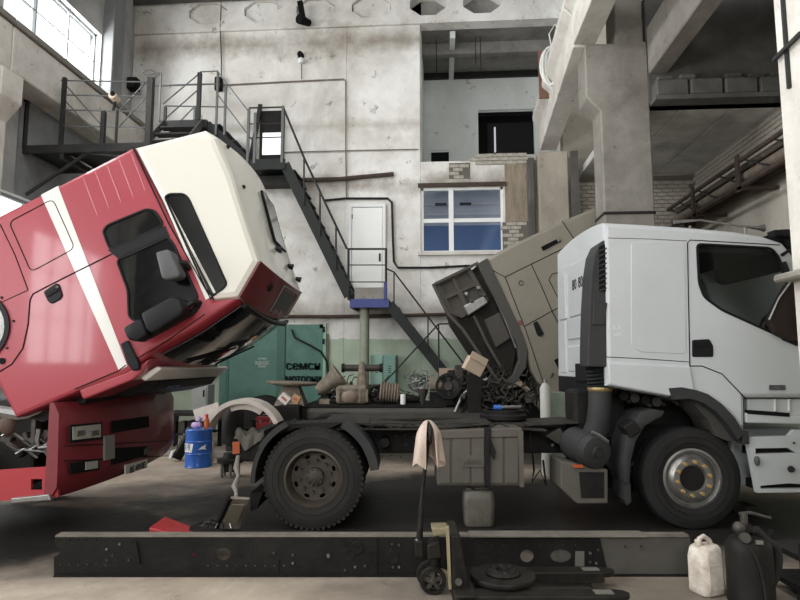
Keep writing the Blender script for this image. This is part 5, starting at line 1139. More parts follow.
# tangle of wire
b = MB(); wc = PC(420, 385, 12.2); rnd = random.Random(4); wc.z = zdk + .34
for k in range(46):
    c = wc + Vector((rnd.gauss(0, .13), rnd.gauss(0, .08), rnd.gauss(0, .14))); c.z = max(c.z, zdk + .12); a = rnd.random() * 6; t = rnd.random() * 3; rr = rnd.uniform(.05, .13); R3 = Matrix.Rotation(a, 3, 'X') @ Matrix.Rotation(t, 3, 'Z')
    b.tube([c + R3 @ Vector((rr * math.cos(u), rr * math.sin(u), .02 * u)) for u in [0, .8, 1.6, 2.4, 3.2, 4, 4.8]], .009, 4)
w_ = solo(b, 'wire_tangle', m_alu, 'silvery tangle of bare wire heaped on the deck', 'wire', (wc.x, 12.0, zdk)); w_['kind'] = 'stuff'
# dark bag, cylinders
solo(MB().tube([(PC(400, 400, 11.8).x, 12.0, zdk + .11), (PC(406, 400, 11.8).x, 11.98, zdk + .11), (PC(412, 400, 11.8).x, 11.95, zdk + .1), (PC(420, 402, 11.8).x, 11.95, zdk + .08)], [.07, .09, .09, .05], 10), 'canvas_bag', m_chas, 'dark grey canvas bag slumped in front of the wire', 'bag', (PC(405, 400, 11.8).x, 11.8, zdk), smooth=True)
pm = thing('cooling_fan', 'round black cooling fan unit with pale motor beside the wire', 'fan', (PC(450, 385, 11.8).x, 11.8, zdk))
q = PC(448, 386, 11.75); R_f = .25
build(MB().lathe([(.2, .0), (R_f, .0), (R_f, .14), (.2, .16)], (q.x, 11.7, q.z), (.15, 1, 0), 24), 'shroud', m_plastic, pm, smooth=True)
build(MB().lathe([(.001, .02), (.08, .02), (.1, .06), (.2, .08)], (q.x, 11.7, q.z), (.15, 1, 0), 16), 'fan_hub', m_grim, pm, smooth=True)
for k in range(6): a = k * PI / 3; build(MB().bar((q.x, 11.76, q.z), (q.x + .22 * math.cos(a), 11.76, q.z + .22 * math.sin(a)), .07, .015, (0, 1, 0)), 'fan_blade', m_plastic, pm)
build(MB().cyl((q.x - .36, 11.87, q.z + .02), (q.x - .1, 11.87, q.z + .02), .13, n=16), 'motor', m_tan, pm, bevel=.03)
build(MB().box(q.x - .35, q.x + .1, 11.8, 11.92, zdk + .002, q.z - .12), 'motor_foot', m_chas, pm)
solo(MB().cyl((PC(403, 390, 11.76).x, 11.765, zdk + .003), (PC(403, 390, 11.76).x, 11.765, zdk + .2), .05, n=14), 'white_cup', m_white, 'small white plastic cup standing before the wire tangle', 'cup', (PC(403, 390, 11.7).x, 11.7, zdk), bevel=.01)
jj = thing('steel_funnel', 'tall grey funnel standing between wire and fan', 'funnel', (PC(423, 390, 11.74).x, 11.8, zdk))
q = PC(423, 390, 11.74); build(MB().lathe([(.03, 0), (.05, .1), (.1, .24), (.11, .3), (.1, .3), (.02, .1)], (q.x, 11.8, zdk + .003), (0, 0, 1), 16), 'cone', m_grim, jj, smooth=True)
# cardboard flap box, pale cylinder, greenish box, red jack behind the frame
q = PC(474, 366, 11.05)
cf = thing('cardboard_box', 'open beige cardboard box tilted below the taupe cab', 'carton', (q.x, 11.05, 0))
R3 = Matrix.Rotation(.5, 3, 'Y') @ Matrix.Rotation(.2, 3, 'Z'); build(MB().cbox((q.x, 11.05, q.z), (.34, .2, .26), R3), 'box_body', M('beige_card', (188, 168, 146), .85), cf, bevel=.005, seg=1)
build(MB().cbox(Vector((q.x, 10.95, q.z)) + R3 @ Vector((.0, -.02, .16)), (.34, .02, .12), R3), 'flap', M('beige_card', (1, 1, 1)), cf); build(MB().box(q.x - .12, q.x + .12, 11.0, 11.15, 0, q.z - .15), 'prop_stand', m_chas, cf)
for (px, w, y0, y1, Y, nm, mt, lb_) in ((545, .085, 383, 418, 9.6, 'gas_bottle', M('pale_grey_bottle', (168, 168, 160), .5), 'slim pale grey bottle standing behind the white truck frame'),):
    a = PC(px, y0, Y); r = thing(nm, lb_, 'bottle', (a.x, Y, 0)); build(MB().lathe([(.001, 0), (w, 0), (w, a.z - .08), (w * .6, a.z - .02), (.03, a.z), (.001, a.z)], (a.x, Y, 0), (0, 0, 1), 18), 'bottle_body', mt, r, smooth=True); build(MB().cyl((a.x, Y, a.z), (a.x, Y, a.z + .06), .03, n=8), 'valve', m_alu, r)
a0, a1 = PC(549, 392, 9.9), PC(564, 416, 9.9)
solo(MB().box(a0.x, a1.x, 9.8, 10.0, 0, a0.z), 'greenish_panel', M('mottled_green_panel', (132, 146, 128), .8, var=.25, scale=8), 'mottled green panel standing beside the pale grey bottle', 'panel', (a0.x, 9.9, 0), bevel=.005)
a0 = PC(577, 404, 9.2); rj = thing('bottle_jack', 'red bottle jack column behind the air filter', 'jack', (a0.x, 9.2, 0))
build(MB().box(a0.x - .14, a0.x + .14, 9.05, 9.35, 0, .1), 'base', m_tool, rj); build(MB().cyl((a0.x, 9.2, .1), (a0.x, 9.2, a0.z + .05), .11, n=16), 'cylinder', m_tool, rj, bevel=.02); build(MB().cyl((a0.x, 9.2, a0.z + .05), (a0.x, 9.2, a0.z + .2), .05, n=12), 'ram', m_chas, rj)
build(MB().tube([(a0.x + .1, 9.1, a0.z), (a0.x + .13, 9.05, a0.z - .2), (a0.x + .05, 9.05, a0.z - .3)], .02, 6), 'jack_hose', m_cable, rj)

# oily small parts nobody could count, heaped along the deck
b = MB(); rnd = random.Random(11)
for k in range(150):
    px = rnd.uniform(316, 398); x = PC(px, 400, 11.9).x; y = rnd.uniform(12.3, 12.8); z = zdk + .02 + rnd.random() ** 2 * .3; R3 = Matrix.Rotation(rnd.random() * 3, 3, 'X') @ Matrix.Rotation(rnd.random() * 3, 3, 'Z'); t = rnd.random()
    if t < .35: b.cbox((x, y, z), (rnd.uniform(.04, .16), rnd.uniform(.03, .08), rnd.uniform(.03, .08)), R3)
    elif t < .7: d = R3 @ Vector((rnd.uniform(.05, .16), 0, 0)); b.cyl(Vector((x, y, z)) - d, Vector((x, y, z)) + d, rnd.uniform(.015, .04), n=8)
    else: c = Vector((x, y, z)); b.tube([c, c + R3 @ Vector((.1, .05, .05)), c + R3 @ Vector((.2, .0, .1)), c + R3 @ Vector((.28, -.08, .02))], .012, 5)
for v in b.v: v.z = max(v.z, zdk + .004); v.y = max(v.y, 12.22)
solo(b, 'scrap_heap', m_grim, 'heap of oily small engine parts along the taupe truck deck', 'scrap', (0, 12, zdk), kind='stuff')
b = MB()
for k in range(90):
    px = rnd.uniform(470, 540); x = PC(px, 400, 11.7).x; y = rnd.uniform(11.35, 11.6); z = 1.05 + rnd.random() * .45; R3 = Matrix.Rotation(rnd.random() * 6, 3, 'Y'); c = Vector((x, y, z)); b.tube([c, c + R3 @ Vector((.1, .03, .05)), c + R3 @ Vector((.22, .0, -.02)), c + R3 @ Vector((.3, -.03, .06))], rnd.choice((.01, .016, .025)), 5)
build(b, 'wiring_loom', m_grim, tt_, kind='stuff')
# ------------------------------------------------------------------ steel catwalk and stairs on the back wall (room frame)
m_stl = M('blue_grey_steel', (38, 44, 42), .55, .2, var=.2, scale=5, dirt=(50, 44, 40), dirt_amt=.5, dirt_scale=5)
m_thin = M('grey_rail_paint', (92, 94, 93), .5, .3, var=.2, scale=6)
m_navy = M('navy_paint', (44, 54, 118), .5, var=.12, scale=4)
RP = lambda px, py, Y: PR(px, py, Y=Y)
def rail(root, name, pts, r, m, n=6): return build(MB().tube(pts, r, n), name, m, root)
YC = 10.95
cw = thing('catwalk', 'dark steel catwalk with railing below the bright high window', 'catwalk', (-6.9, 11.5, 5.7), 'R')
zc0 = RP(60, 148, YC).z; xc0 = XL + .03; xc1 = RP(150, 140, YC).x
build(MB().box(xc0, xc1, YC, YC + 1.2, zc0 - .02, zc0 + .02), 'deck', m_stl, cw)
build(MB().box(xc0, xc1, YC - .03, YC + .03, zc0 - .1, zc0 + .06), 'edge_beam', m_steel, cw)
build(MB().box(xc0, xc1, YC + 1.15, YC + 1.2, zc0 - .12, zc0 + .04), 'edge_beam', m_steel, cw)
for px in (62, 128): x = RP(px, 150, YC).x; build(MB().box(x - .04, x + .04, YC, YC + 1.2, zc0 - .22, zc0 - .02), 'cross_beam', m_steel, cw)
for px, w, yt in ((23, .09, 95), (60.5, .07, 78), (102, .08, 112), (115.5, .04, 110), (148, .11, 78)):
    a = RP(px, 148, YC); t = RP(px, yt, YC).z; build(MB().box(a.x - w / 2, a.x + w / 2, YC - w / 2, YC + w / 2, zc0, t), 'post', m_steel, cw)
for y in (80.5, 95, 110, 126):
    rail(cw, 'handrail', [Vector((RP(61, y, YC).x, YC, RP(61, y, YC).z)), Vector((RP(148, y, YC).x, YC, RP(148, y + 1.5, YC).z))], .014, m_thin)
for a, c in (((63, 82), (104, 128)), ((63, 98), (100, 140)), ((118, 112), (146, 82)), ((118, 128), (148, 95))): rail(cw, 'brace', [RP(*a, YC + .06), RP(*c, YC + .06)], .012, m_thin)
build(MB().bar((xc0 + .05, YC + .1, zc0 - .9), (xc0 + 1.3, YC + .1, zc0 - .05), .05, .05), 'knee_brace', m_steel, cw)
build(MB().bar(RP(62, 151, YC + .2), RP(92, 168, YC + .2), .03, .03), 'light_stay', m_alu, cw); build(MB().bar(RP(62, 151, YC + .2), RP(120, 156, YC + .4), .03, .03), 'light_stay', m_alu, cw)
q = RP(149, 75, YC); rail(cw, 'lifting_eye', [q + Vector((.12 * math.cos(t), 0, .05 * math.sin(t) + .05)) for t in [2 * PI * k / 12 for k in range(13)]], .012, m_thin)
c = thing('camera_housing', 'small cream camera housing with black lens on the catwalk rail', 'camera', (*RP(114, 104, YC + .1)[:2], RP(114, 106, YC).z), 'R')
q = RP(114, 98, YC - .0); build(MB().cyl(q + Vector((0, -.08, .03)), q + Vector((0, .12, 0)), .08, n=12), 'housing', M('cream_plastic', (214, 194, 176), .5), c, bevel=.01); build(MB().cyl(q + Vector((.02, -.1, .05)), q + Vector((.02, -.08, .05)), .05, n=10), 'lens', m_black, c); build(MB().bar(q + Vector((0, .05, -.05)), (q.x, YC, RP(114, 111, YC).z), .04, .04), 'bracket', m_chas, c)

YS = 13.9
us = thing('steel_staircase', 'dark steel stairs climbing from the door landing to the catwalk', 'staircase', (-4.5, 14.3, 3.2), 'R')
p3x0, p3x1, z3 = RP(160, 120, YS).x, RP(207, 120, YS).x, RP(200, 120, YS).z
build(MB().box(p3x0, p3x1, YS, YB - .02, z3 - .05, z3), 'top_landing', m_stl, us); build(MB().box(p3x0, p3x1, YS - .03, YS + .03, z3 - .2, z3), 'landing_beam', m_steel, us)
build(MB().box(p3x0 - .1, p3x1, YB - .12, YB - .02, z3 - .6, z3 - .1), 'wall_bracket', m_steel, us)
# short flight from catwalk up to top landing
for k in range(6):
    f = (k + .5) / 6.5; y = YC + 1.25 + (YS - YC - 1.3) * f; z = zc0 + (z3 - zc0) * f
    build(MB().box(p3x0 + .15, p3x1 - .1, y, y + .24, z - .02, z + .02), 'tread', m_steel, us)
for x in (p3x0 + .12, p3x1 - .1): build(MB().bar((x, YC + 1.22, zc0 + .05), (x, YS, z3 - .05), .03, .16), 'stringer', m_alu, us)
for px, yt, w in ((161, 73, .04), (165.5, 107, .06), (200, 73, .09), (218, 72, .05), (195, 106, .05), (226, 84, .05)):
    a = RP(px, yt, YS); zb_ = z3 if px < 210 else RP(px, 135, YS).z; build(MB().box(a.x - w / 2, a.x + w / 2, YS - w / 2, YS + w / 2, zb_, a.z), 'post', m_steel if w > .05 else m_thin, us)
for a, c in (((200, 72), (218, 71)), ((200, 84), (218, 84)), ((165, 106), (226, 107)), ((161, 73), (148, 84)), ((161, 86), (220, 84)), ((200, 73), (163, 104)), ((200, 88), (166, 118)), ((218, 72), (249, 112)), ((218, 95), (252, 140)), ((195, 106), (168, 134)), ((150, 86), (200, 84))):
    rail(us, 'handrail', [RP(*a, YS), RP(*c, YS)], .016, m_thin)
# short flight down to middle landing
z2 = RP(270, 163, YS).z; l2x0, l2x1 = RP(250, 163, YS).x, RP(285, 163, YS).x
for y in (YS + .03, YB - .1): build(MB().bar((p3x1, y, z3 - .1), (l2x0 + .1, y, z2 - .1), .04, .2), 'stringer', m_stl, us)
for k in range(5):
    f = (k + .5) / 5.5; x = p3x1 + (l2x0 - p3x1) * f; z = z3 + (z2 - z3) * f; build(MB().box(x - .02, x + .22, YS + .05, YB - .12, z - .02, z + .01), 'tread', m_steel, us)
build(MB().box(l2x0, l2x1, YS, YB - .02, z2 - .05, z2), 'middle_landing', m_stl, us); build(MB().box(l2x0, l2x1, YS - .02, YS + .03, z2 - .16, z2 + .1), 'landing_beam', m_stl, us)
build(MB().box(l2x0 + .1, l2x1 + .1, YS + .5, YB - .02, z2 - .35, z2 - .15), 'wall_bracket', m_steel, us)
for px, yt in ((249, 109), (255.5, 113), (283, 106)): a = RP(px, yt, YS); build(MB().box(a.x - .03, a.x + .03, YS - .03, YS + .03, z2, a.z), 'post', m_thin, us)
for y in (108, 124, 138): rail(us, 'handrail', [RP(249, y, YS), RP(284, y - 1, YS)], .02 if y == 108 else .014, m_steel)
# long flight down to the door landing
zd = 3.22; dx_0, dx_1 = RP(350, 300, YS).x, RP(389, 300, YS).x
for y in (YS + .05, YB - .12): build(MB().bar((l2x1 - .02, y, z2 - .02), (dx_0 - .03, y, zd + .1), .05, .24), 'stringer', m_stl, us)
for k in range(13):
    f = (k + .6) / 13.3; x = l2x1 + (dx_0 - l2x1) * f; z = z2 + (zd - z2) * f; build(MB().box(x - .08, x + .16, YS + .08, YB - .15, z - .03, z), 'tread', m_stl, us)
rail(us, 'handrail', [RP(283, 107, YS), RP(305, 160, YS), RP(347, 249, YS)], .03, m_steel)
for px, yt, yb_ in ((304, 158, 205), (320, 192, 236), (336, 226, 270)): rail(us, 'post', [RP(px, yt, YS), RP(px, yb_, YS)], .022, m_steel)
# bright little window in its dark frame at the head of the stair
d3 = struct('door_3', (-4.2, YB, z2)); a0 = Wp(261, 112); a1 = Wp(284, 160)
build(MB().box(a0[0], a1[0], YB - .06, YB, z2 - .1, a0[1]), 'door_leaf', m_chas, d3)
b0 = Wp(263.5, 134); b1 = Wp(281.5, 155.5); build(MB().box(b0[0], b1[0], YB - .09, YB - .06, b1[1], b0[1]), 'bright_pane', emis('daylight_pane', (245, 248, 250), 3.5), d3, bevel=.02)
build(MB().bar((a0[0] - .25, YB - .12, z2 + .1), (a0[0] + .02, YB - .12, a0[1] + .15), .1, .06), 'door_edge', m_steel, d3)
# door landing with blue beam, round post, lower flight
ls = thing('landing_staircase', 'blue-edged door landing on a round post with stairs to the floor', 'staircase', (-1.6, 14.3, 0), 'R')
build(MB().box(dx_0, dx_1, YS, YB - .02, zd - .06, zd), 'landing', m_conc, ls)
build(MB().box(dx_0 + .02, dx_1, YS - .05, YS + .04, zd - .18, zd + .02), 'blue_beam', m_navy, ls); build(MB().box(dx_0, dx_0 + .06, YS, YB - .02, zd - .18, zd), 'blue_beam', m_navy, ls); build(MB().box(dx_1 - .05, dx_1, YS, YB - .02, zd - .18, zd), 'blue_beam', m_navy, ls)
build(MB().box(dx_0 + .1, dx_1 - .05, YS + .04, YS + .1, zd, zd + .3), 'kick_board', m_conc, ls)
rail(ls, 'post', [RP(348.5, 249, YS), RP(348.5, 300, YS)], .03, m_steel); rail(ls, 'post', [RP(386, 249, YS), RP(386, 300, YS)], .03, m_steel)
build(MB().box(dx_1 - .12, dx_1 - .05, YS - .05, YS, zd, zd + .42), 'blue_post', m_navy, ls)
for y, r in ((249, .025), (265, .014), (282, .014)): rail(ls, 'handrail', [RP(348, y, YS), RP(387, y, YS)], r, m_steel)
q = RP(364.5, 330, YS + .35); build(MB().cyl((q.x, YS + .35, 0), (q.x, YS + .35, zd - .06), .115, n=20), 'round_post', M('pale_green_post_paint', (142, 150, 132), .6, var=.15, scale=4, dirt=(110, 96, 80), dirt_amt=.5, dirt_scale=4), ls, smooth=True)
xf = 1.25
for y in (YS + .03, YB - .1): build(MB().bar((dx_1, y, zd - .1), (xf, y, .05), .05, .24), 'stringer', m_stl, ls)
for k in range(13):
    f = (k + .6) / 13.5; x = dx_1 + (xf - dx_1) * f; z = zd * (1 - f); build(MB().box(x - .14, x + .12, YS + .06, YB - .13, z - .05, z - .02), 'tread', m_stl, ls)
rail(ls, 'handrail', [RP(387, 269, YS), RP(394, 272, YS), RP(429, 318, YS), RP(470, 372, YS)], .022, m_steel)
for px, yt, yb_ in ((394, 273, 305), (428, 318, 352)): rail(ls, 'post', [RP(px, yt, YS), RP(px, yb_, YS)], .018, m_steel)
# lockers, small railing, plank at the wall
YK = 14.35
lk = None
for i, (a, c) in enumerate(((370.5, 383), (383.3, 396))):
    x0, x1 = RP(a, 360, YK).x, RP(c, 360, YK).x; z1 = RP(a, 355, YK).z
    t = thing('locker', ('mint green steel locker next to the round post', 'darker mint green steel locker by the stairs')[i], 'locker', ((x0 + x1) / 2, YK + .2, 0), 'R')
    mt = M('mint_locker_%d' % i, ((128, 160, 146), (104, 138, 126))[i], .5, var=.08)  # second locker is a darker green
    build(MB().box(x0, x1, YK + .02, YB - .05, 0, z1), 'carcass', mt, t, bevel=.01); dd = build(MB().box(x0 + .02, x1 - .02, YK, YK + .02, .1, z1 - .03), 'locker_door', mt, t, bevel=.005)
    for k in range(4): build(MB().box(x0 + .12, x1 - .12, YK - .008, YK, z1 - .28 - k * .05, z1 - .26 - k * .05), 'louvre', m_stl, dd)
q0, q1 = RP(439, 368, 13.75), RP(468, 372, 13.75)
pb = thing('guard_rail', 'thin steel guard rail with plank foot in front of the stair', 'railing', (q0.x, 13.75, 0), 'R')
rail(pb, 'rail_post', [Vector((q0.x, 13.75, 0)), RP(438.5, 324, 13.75)], .022, m_steel); rail(pb, 'rail_top', [RP(438.5, 324, 13.75), RP(472, 323, 13.75)], .02, m_steel); rail(pb, 'rail_brace', [RP(438.5, 324, 13.75), RP(386, 381, 13.75), Vector((RP(386, 381, 13.75).x - .9, 13.75, 0))], .02, m_steel)
rail(pb, 'rail_post', [Vector((q1.x + .1, 13.75, 0)), RP(472, 323, 13.75)], .022, m_steel)
build(MB().box(q0.x, q1.x, 13.72, 13.78, q1.z - .1, q0.z), 'plank', M('pinkish_plank', (168, 144, 128), .8, var=.15), pb)
# ------------------------------------------------------------------ left background: bench, drum and what stands round it
q = PF(195, 468); dm = thing('oil_drum', 'small blue steel drum with white brand panel', 'drum', (q.x, q.y + .15, 0))
DY = q.y + .15; RD, HD = .215, .63; m_drum = M('blue_drum_paint', (36, 92, 176), .35, var=.1, scale=3, dirt=(28, 62, 120), dirt_amt=.4, dirt_scale=3, coat=.3)
pf = [(.001, 0), (RD, 0), (RD + .008, .015), (RD, .03), (RD, HD * .34), (RD + .01, HD * .36), (RD, HD * .38), (RD, HD * .66), (RD + .01, HD * .68), (RD, HD * .7), (RD, HD - .03), (RD + .008, HD - .015), (RD, HD), (RD - .012, HD - .012), (.001, HD - .012)]
build(MB().lathe(pf, (q.x, DY, 0), (0, 0, 1), 40), 'drum_shell', m_drum, dm, smooth=True)
def onDrum(u, v, g): a = -PI / 2 + u / RD; return (q.x + (RD + g) * math.cos(a), DY + (RD + g) * math.sin(a), v)
pts = [(-.24 + .36 * k / 10) for k in range(11)]
mb = MB().loft([[onDrum(u, .26, .004), onDrum(u + .02, .40, .004), onDrum(u + .02, .40, .007), onDrum(u, .26, .007)] for u in [-.28 + .24 * k / 8 for k in range(9)]]); lp = build(mb, 'brand_panel', m_white, dm)
build(MB().text('LAVR', .16, lambda u, v, w: onDrum(-.165 + u * .55, .285 + v, .008 + w), .002), 'brand_lettering', M('navy_print', (40, 60, 110), .5), lp)
build(MB().prism([onDrum(u, v, .004) for u, v in ((.06, .30), (.12, .36), (.19, .38), (.17, .33), (.2, .3), (.13, .31))], (0, -.004, 0)), 'white_mark', m_white, dm)
build(MB().cyl((q.x + .1, DY - .05, HD - .012), (q.x + .1, DY - .05, HD + .01), .03, n=12), 'bung', m_alu, dm)
# pink bag and orange bottle on the drum
r = thing('plastic_bag', 'lilac plastic bag lying on the blue drum', 'bag', (q.x - .03, DY - .05, HD)); build(MB().ball((q.x - .03, DY - .05, HD + .062), .1, (.95, .7, .62), 9), 'bag_body', M('lilac_plastic', (186, 160, 206), .5, var=.15, scale=8), r, smooth=True); build(MB().cyl((q.x + .0, DY - .05, HD + .13), (q.x + .03, DY - .05, HD + .19), .03, .05, 8), 'bag_neck', M('lilac_plastic', (1, 1, 1)), r)
r = thing('spray_bottle', 'orange bottle with red cap on the blue drum', 'bottle', (q.x + .13, DY, HD)); build(MB().lathe([(.001, 0), (.05, 0), (.05, .13), (.02, .18), (.001, .18)], (q.x + .12, DY, HD + .002), (0, 0, 1), 14), 'bottle_body', M('orange_plastic', (190, 96, 48), .4), r, smooth=True); build(MB().cyl((q.x + .12, DY, HD + .17), (q.x + .12, DY, HD + .24), .028, n=10), 'cap', M('red_cap', (196, 52, 40), .4), r)
# dark step bumper leaning behind the drum
lb0, lb1 = PF(178, 466), PC(203, 422, 10.6)
r = thing('step_bumper', 'black slotted truck step leaning behind the blue drum', 'truck step', (lb0.x, lb0.y, 0))
p0 = Vector((PC(176, 464, 10.95).x, 10.95, .04)); p1 = Vector((PC(197, 425, 11.1).x, 11.1, PC(197, 424, 11.1).z)); build(MB().bar(p0, p1, .3, .07, (1, 0, .3)), 'step_plate', m_plastic, r, bevel=.02)
dv = (p1 - p0); sd = Vector((-.07, -.03, .02))
for k in range(7): c = p0 + dv * (.35 + k * .085) + sd; build(MB().bar(c + Vector((0, -.12, 0)), c + Vector((0, .12, 0)), .025, .025), 'step_slot', m_alu, r)
build(MB().cbox(p0 + dv * .12 + sd, (.05, .3, .14), Matrix.Rotation(.35, 3, 'Y')), 'end_cap', m_white, r, bevel=.01)
# workbench and dark machines against the wall
def at(px, py, Y): return PC(px, py, Y)
r = thing('workbench', 'dark steel workbench cluttered with machine parts behind the red bumper', 'workbench', (at(182, 440, 12.3).x, 12.5, 0))
x0, x1 = at(160, 420, 12.2).x, at(212, 420, 12.2).x; zt_ = at(180, 413, 12.2).z
build(MB().box(x0, x1, 12.2, 13.0, zt_ - .06, zt_), 'bench_top', m_chas, r, bevel=.01)
for x in (x0 + .05, x1 - .05):
    for y in (12.25, 12.95): build(MB().box(x - .04, x + .04, y - .04, y + .04, 0, zt_ - .06), 'leg', m_chas, r)
build(MB().box(x0 + .1, x1 - .1, 12.3, 12.95, .3, .34), 'shelf', m_chas, r)
for i in range(5): build(MB().cbox((x0 + .2 + i * .18, 12.5, .34 + .1), (.14, .3, .2 + .04 * (i % 3))), 'stored_part', m_grim if i % 2 else m_chas, r, bevel=.02)
gc = thing('metal_cabinet', 'pale grey metal cabinet on the wall side beside the green gate', 'cabinet', (at(198, 395, 13.6).x, 13.8, 0)); x0, x1 = at(191, 390, 13.5).x, at(208, 390, 13.5).x; z1 = at(198, 385, 13.5).z
build(MB().box(x0, x1, 13.5, 14.0, 0, z1), 'cabinet_body', M('pale_grey_cabinet', (150, 152, 148), .6, var=.1), gc, bevel=.015); build(MB().box(x0 + .03, x1 - .03, 13.48, 13.5, .1, z1 - .05), 'cabinet_door', M('pale_grey_cabinet', (1, 1, 1)), gc, bevel=.006); build(MB().box(x1 - .1, x1 - .07, 13.46, 13.48, 1.0, 1.15), 'door_pull', m_chas, gc)
r = thing('switch_box', 'grey switch box on the wall above the pale metal cabinet', 'switch box', (Wp(212, 366)[0], YB, 2.0), 'R'); a, c = Wp(206, 362), Wp(217, 378); build(MB().box(a[0], c[0], YB - .2, YB, c[1], a[1]), 'case', m_dkg, r, bevel=.02); build(MB().box(a[0] + .06, c[0] - .06, YB - .215, YB - .2, c[1] + .06, a[1] - .06), 'cover', m_plasg, r); build(MB().box((a[0] + c[0]) / 2 - .03, (a[0] + c[0]) / 2 + .03, YB - .26, YB - .215, c[1] + .12, a[1] - .15), 'lever', m_black, r)
# little jack stand between drum and rear wheel
q2 = PF(228, 478); js = thing('hub_stand', 'dark cast hub standing on the floor by the tail lamp', 'hub', (q2.x, q2.y, 0)); c0 = (q2.x, q2.y + .1, 0)
build(MB().lathe([(.09, .08), (.1, .2), (.2, .22), (.2, .27), (.12, .28), (.1, .36), (.001, .36)], c0, (0, 0, 1), 20), 'hub_casting', m_chas, js, smooth=True)
for k in range(5): a = k * 2 * PI / 5; build(MB().cyl((c0[0] + .13 * math.cos(a), c0[1] + .13 * math.sin(a), 0), (c0[0] + .13 * math.cos(a), c0[1] + .13 * math.sin(a), .22), .025, n=8), 'stud', m_alu, js)
# rag on the rear lamp bracket
def cloth(name, label, pts_fn, nu, nv, mat, base, cat='rag'):
    vs = [pts_fn(i / nu, j / nv) for j in range(nv + 1) for i in range(nu + 1)]; fs = [(j * (nu + 1) + i, j * (nu + 1) + i + 1, (j + 1) * (nu + 1) + i + 1, (j + 1) * (nu + 1) + i) for j in range(nv) for i in range(nu)]
    o = solo(MB().add(vs, fs), name, mat, label, cat, base, smooth=True); s_ = o.modifiers.new('thick', 'SOLIDIFY'); s_.thickness = .006; return o
rb = PC(247, 437, 6.7)
def ragf(u, v):
    x = rb.x - .13 + .3 * u; d = (v - .35); y = 6.66 + .18 * v - .0; z = rb.z + .05 + .022 * math.sin(13 * u) + .016 * math.sin(17 * v + 9 * u)
    if v < .4: z -= (.4 - v) * (.16 + .26 * math.sin(2.6 * u + .3) ** 2); y = 6.66 - .022 * math.sin(16 * u) * (1 - v)
    return (x + .02 * math.sin(6 * v), y, z)
cloth('wiping_rag', 'crumpled grey rag draped over the tail lamp bracket', ragf, 26, 18, M('grey_rag', (104, 100, 93), .95, var=.3, scale=6, bump=.4), (rb.x, 6.7, rb.z))
# hanging lamp cable and loose lamp board
lp_ = thing('lamp_board', 'tan tail lamp board resting on the floor, cable up to the frame', 'lamp board', (PF(235, 527).x, 6.0, 0))
bd = [PC(231, 496, 6.15), PC(250, 497, 6.15), Vector((PF(240, 529).x, PF(240, 529).y, .02)), Vector((PF(217, 528).x, PF(217, 528).y, .02))]
nn = (bd[1] - bd[0]).cross(bd[3] - bd[0]).normalized(); nn = nn if nn.y < 0 else -nn
build(MB().prism(bd, nn * .03), 'board', m_tan, lp_, bevel=.006)
mid = [(bd[0] * (1 - a) + bd[1] * a) * (1 - c) + (bd[3] * (1 - a) + bd[2] * a) * c for a, c in ((.2, .15), (.85, .15), (.85, .8), (.2, .8))]
build(MB().prism([m + nn * .031 for m in mid], nn * .012), 'lamp_lens', M('dull_olive_plate', (118, 110, 92), .6, var=.2, scale=9), lp_, bevel=.004)
build(MB().tube([PC(238, 456, 6.6), PC(236, 468, 6.5), PC(238, 476, 6.45), PC(234, 486, 6.35), PC(236, 492, 6.25), PC(236, 497, 6.15)], [.02, .03, .018, .03, .018, .02], 7), 'cable', M('pale_tape', (150, 144, 134), .8, var=.2, scale=10), lp_, smooth=True)
for k in range(6): a = bd[3] * (1 - k / 8) + bd[2] * (k / 8); build(MB().tube([a + Vector((0, -.02, .03)), a + Vector((-.15 + .03 * k, -.1, .05 + .02 * (k % 3))), a + Vector((-.22 + .05 * k, -.12, .015))], .01, 5), 'wire_end', m_alu if k % 2 else m_cable, lp_)
build(MB().bar(bd[0] + nn * .02, bd[3] + nn * .02, .04, .04), 'board_edge', m_chas, lp_)
# red trolley jack lying behind the rail
rj0 = PF(180, 537, .16); tj = thing('trolley_jack', 'red steel trolley jack lying behind the long rail', 'jack', (rj0.x, 5.55, 0)); xj = rj0.x
build(MB().hexa([(xj - .2, 5.4, 0), (xj + .2, 5.42, 0), (xj + .2, 5.7, 0), (xj - .2, 5.75, 0), (xj - .2, 5.4, .3), (xj + .22, 5.42, .2), (xj + .1, 5.7, .22), (xj - .2, 5.75, .31)]), 'jack_body', m_tool, tj, bevel=.015)
build(MB().bar((xj + .1, 5.6, .24), (xj + .42, 5.55, .2), .06, .04), 'jack_arm', m_chas, tj); build(MB().cyl((xj - .1, 5.38, .08), (xj - .1, 5.8, .08), .07, n=12), 'roller', m_chas, tj)
# ------------------------------------------------------------------ long frame rail on the floor
m_rail = M('tarry_frame_rail', (24, 23, 22), .6, .25, var=.3, scale=2, dirt=(48, 45, 42), dirt_amt=.5, dirt_scale=2.5, bump=.3, bump_scale=20, fine=((120, 116, 108), 30, .7, .5))
m_railt = M('lit_flange_steel', (128, 122, 112), .55, .3, var=.25, scale=4, dirt=(74, 70, 64), dirt_amt=.7, dirt_scale=3)  # pale tone puts the light on the rail's top into the colour
RYF = 5.08; fr_ = thing('frame_rail', 'long tarry truck frame rail lying on its edge along the floor', 'frame rail', (0, RYF, 0))
zt2 = PC(300, 537, RYF).z; xa, xb = PC(54, 555, RYF).x, PC(692, 560, RYF).x; xs = PC(608, 560, RYF).x
xF = lambda px: PC(px, 555, RYF).x
zF = lambda py: PC(300, py, RYF).z
out = [(xa + .02, .0), (xs, .0), (xs - .05, zt2), (xa, zt2), (xa, zF(556)), (xa + .05, zF(553)), (xa + .05, zF(545)), (xa, zF(542))][:4]
notch = ell(xa + .0, zF(550), .05, .055, 14)
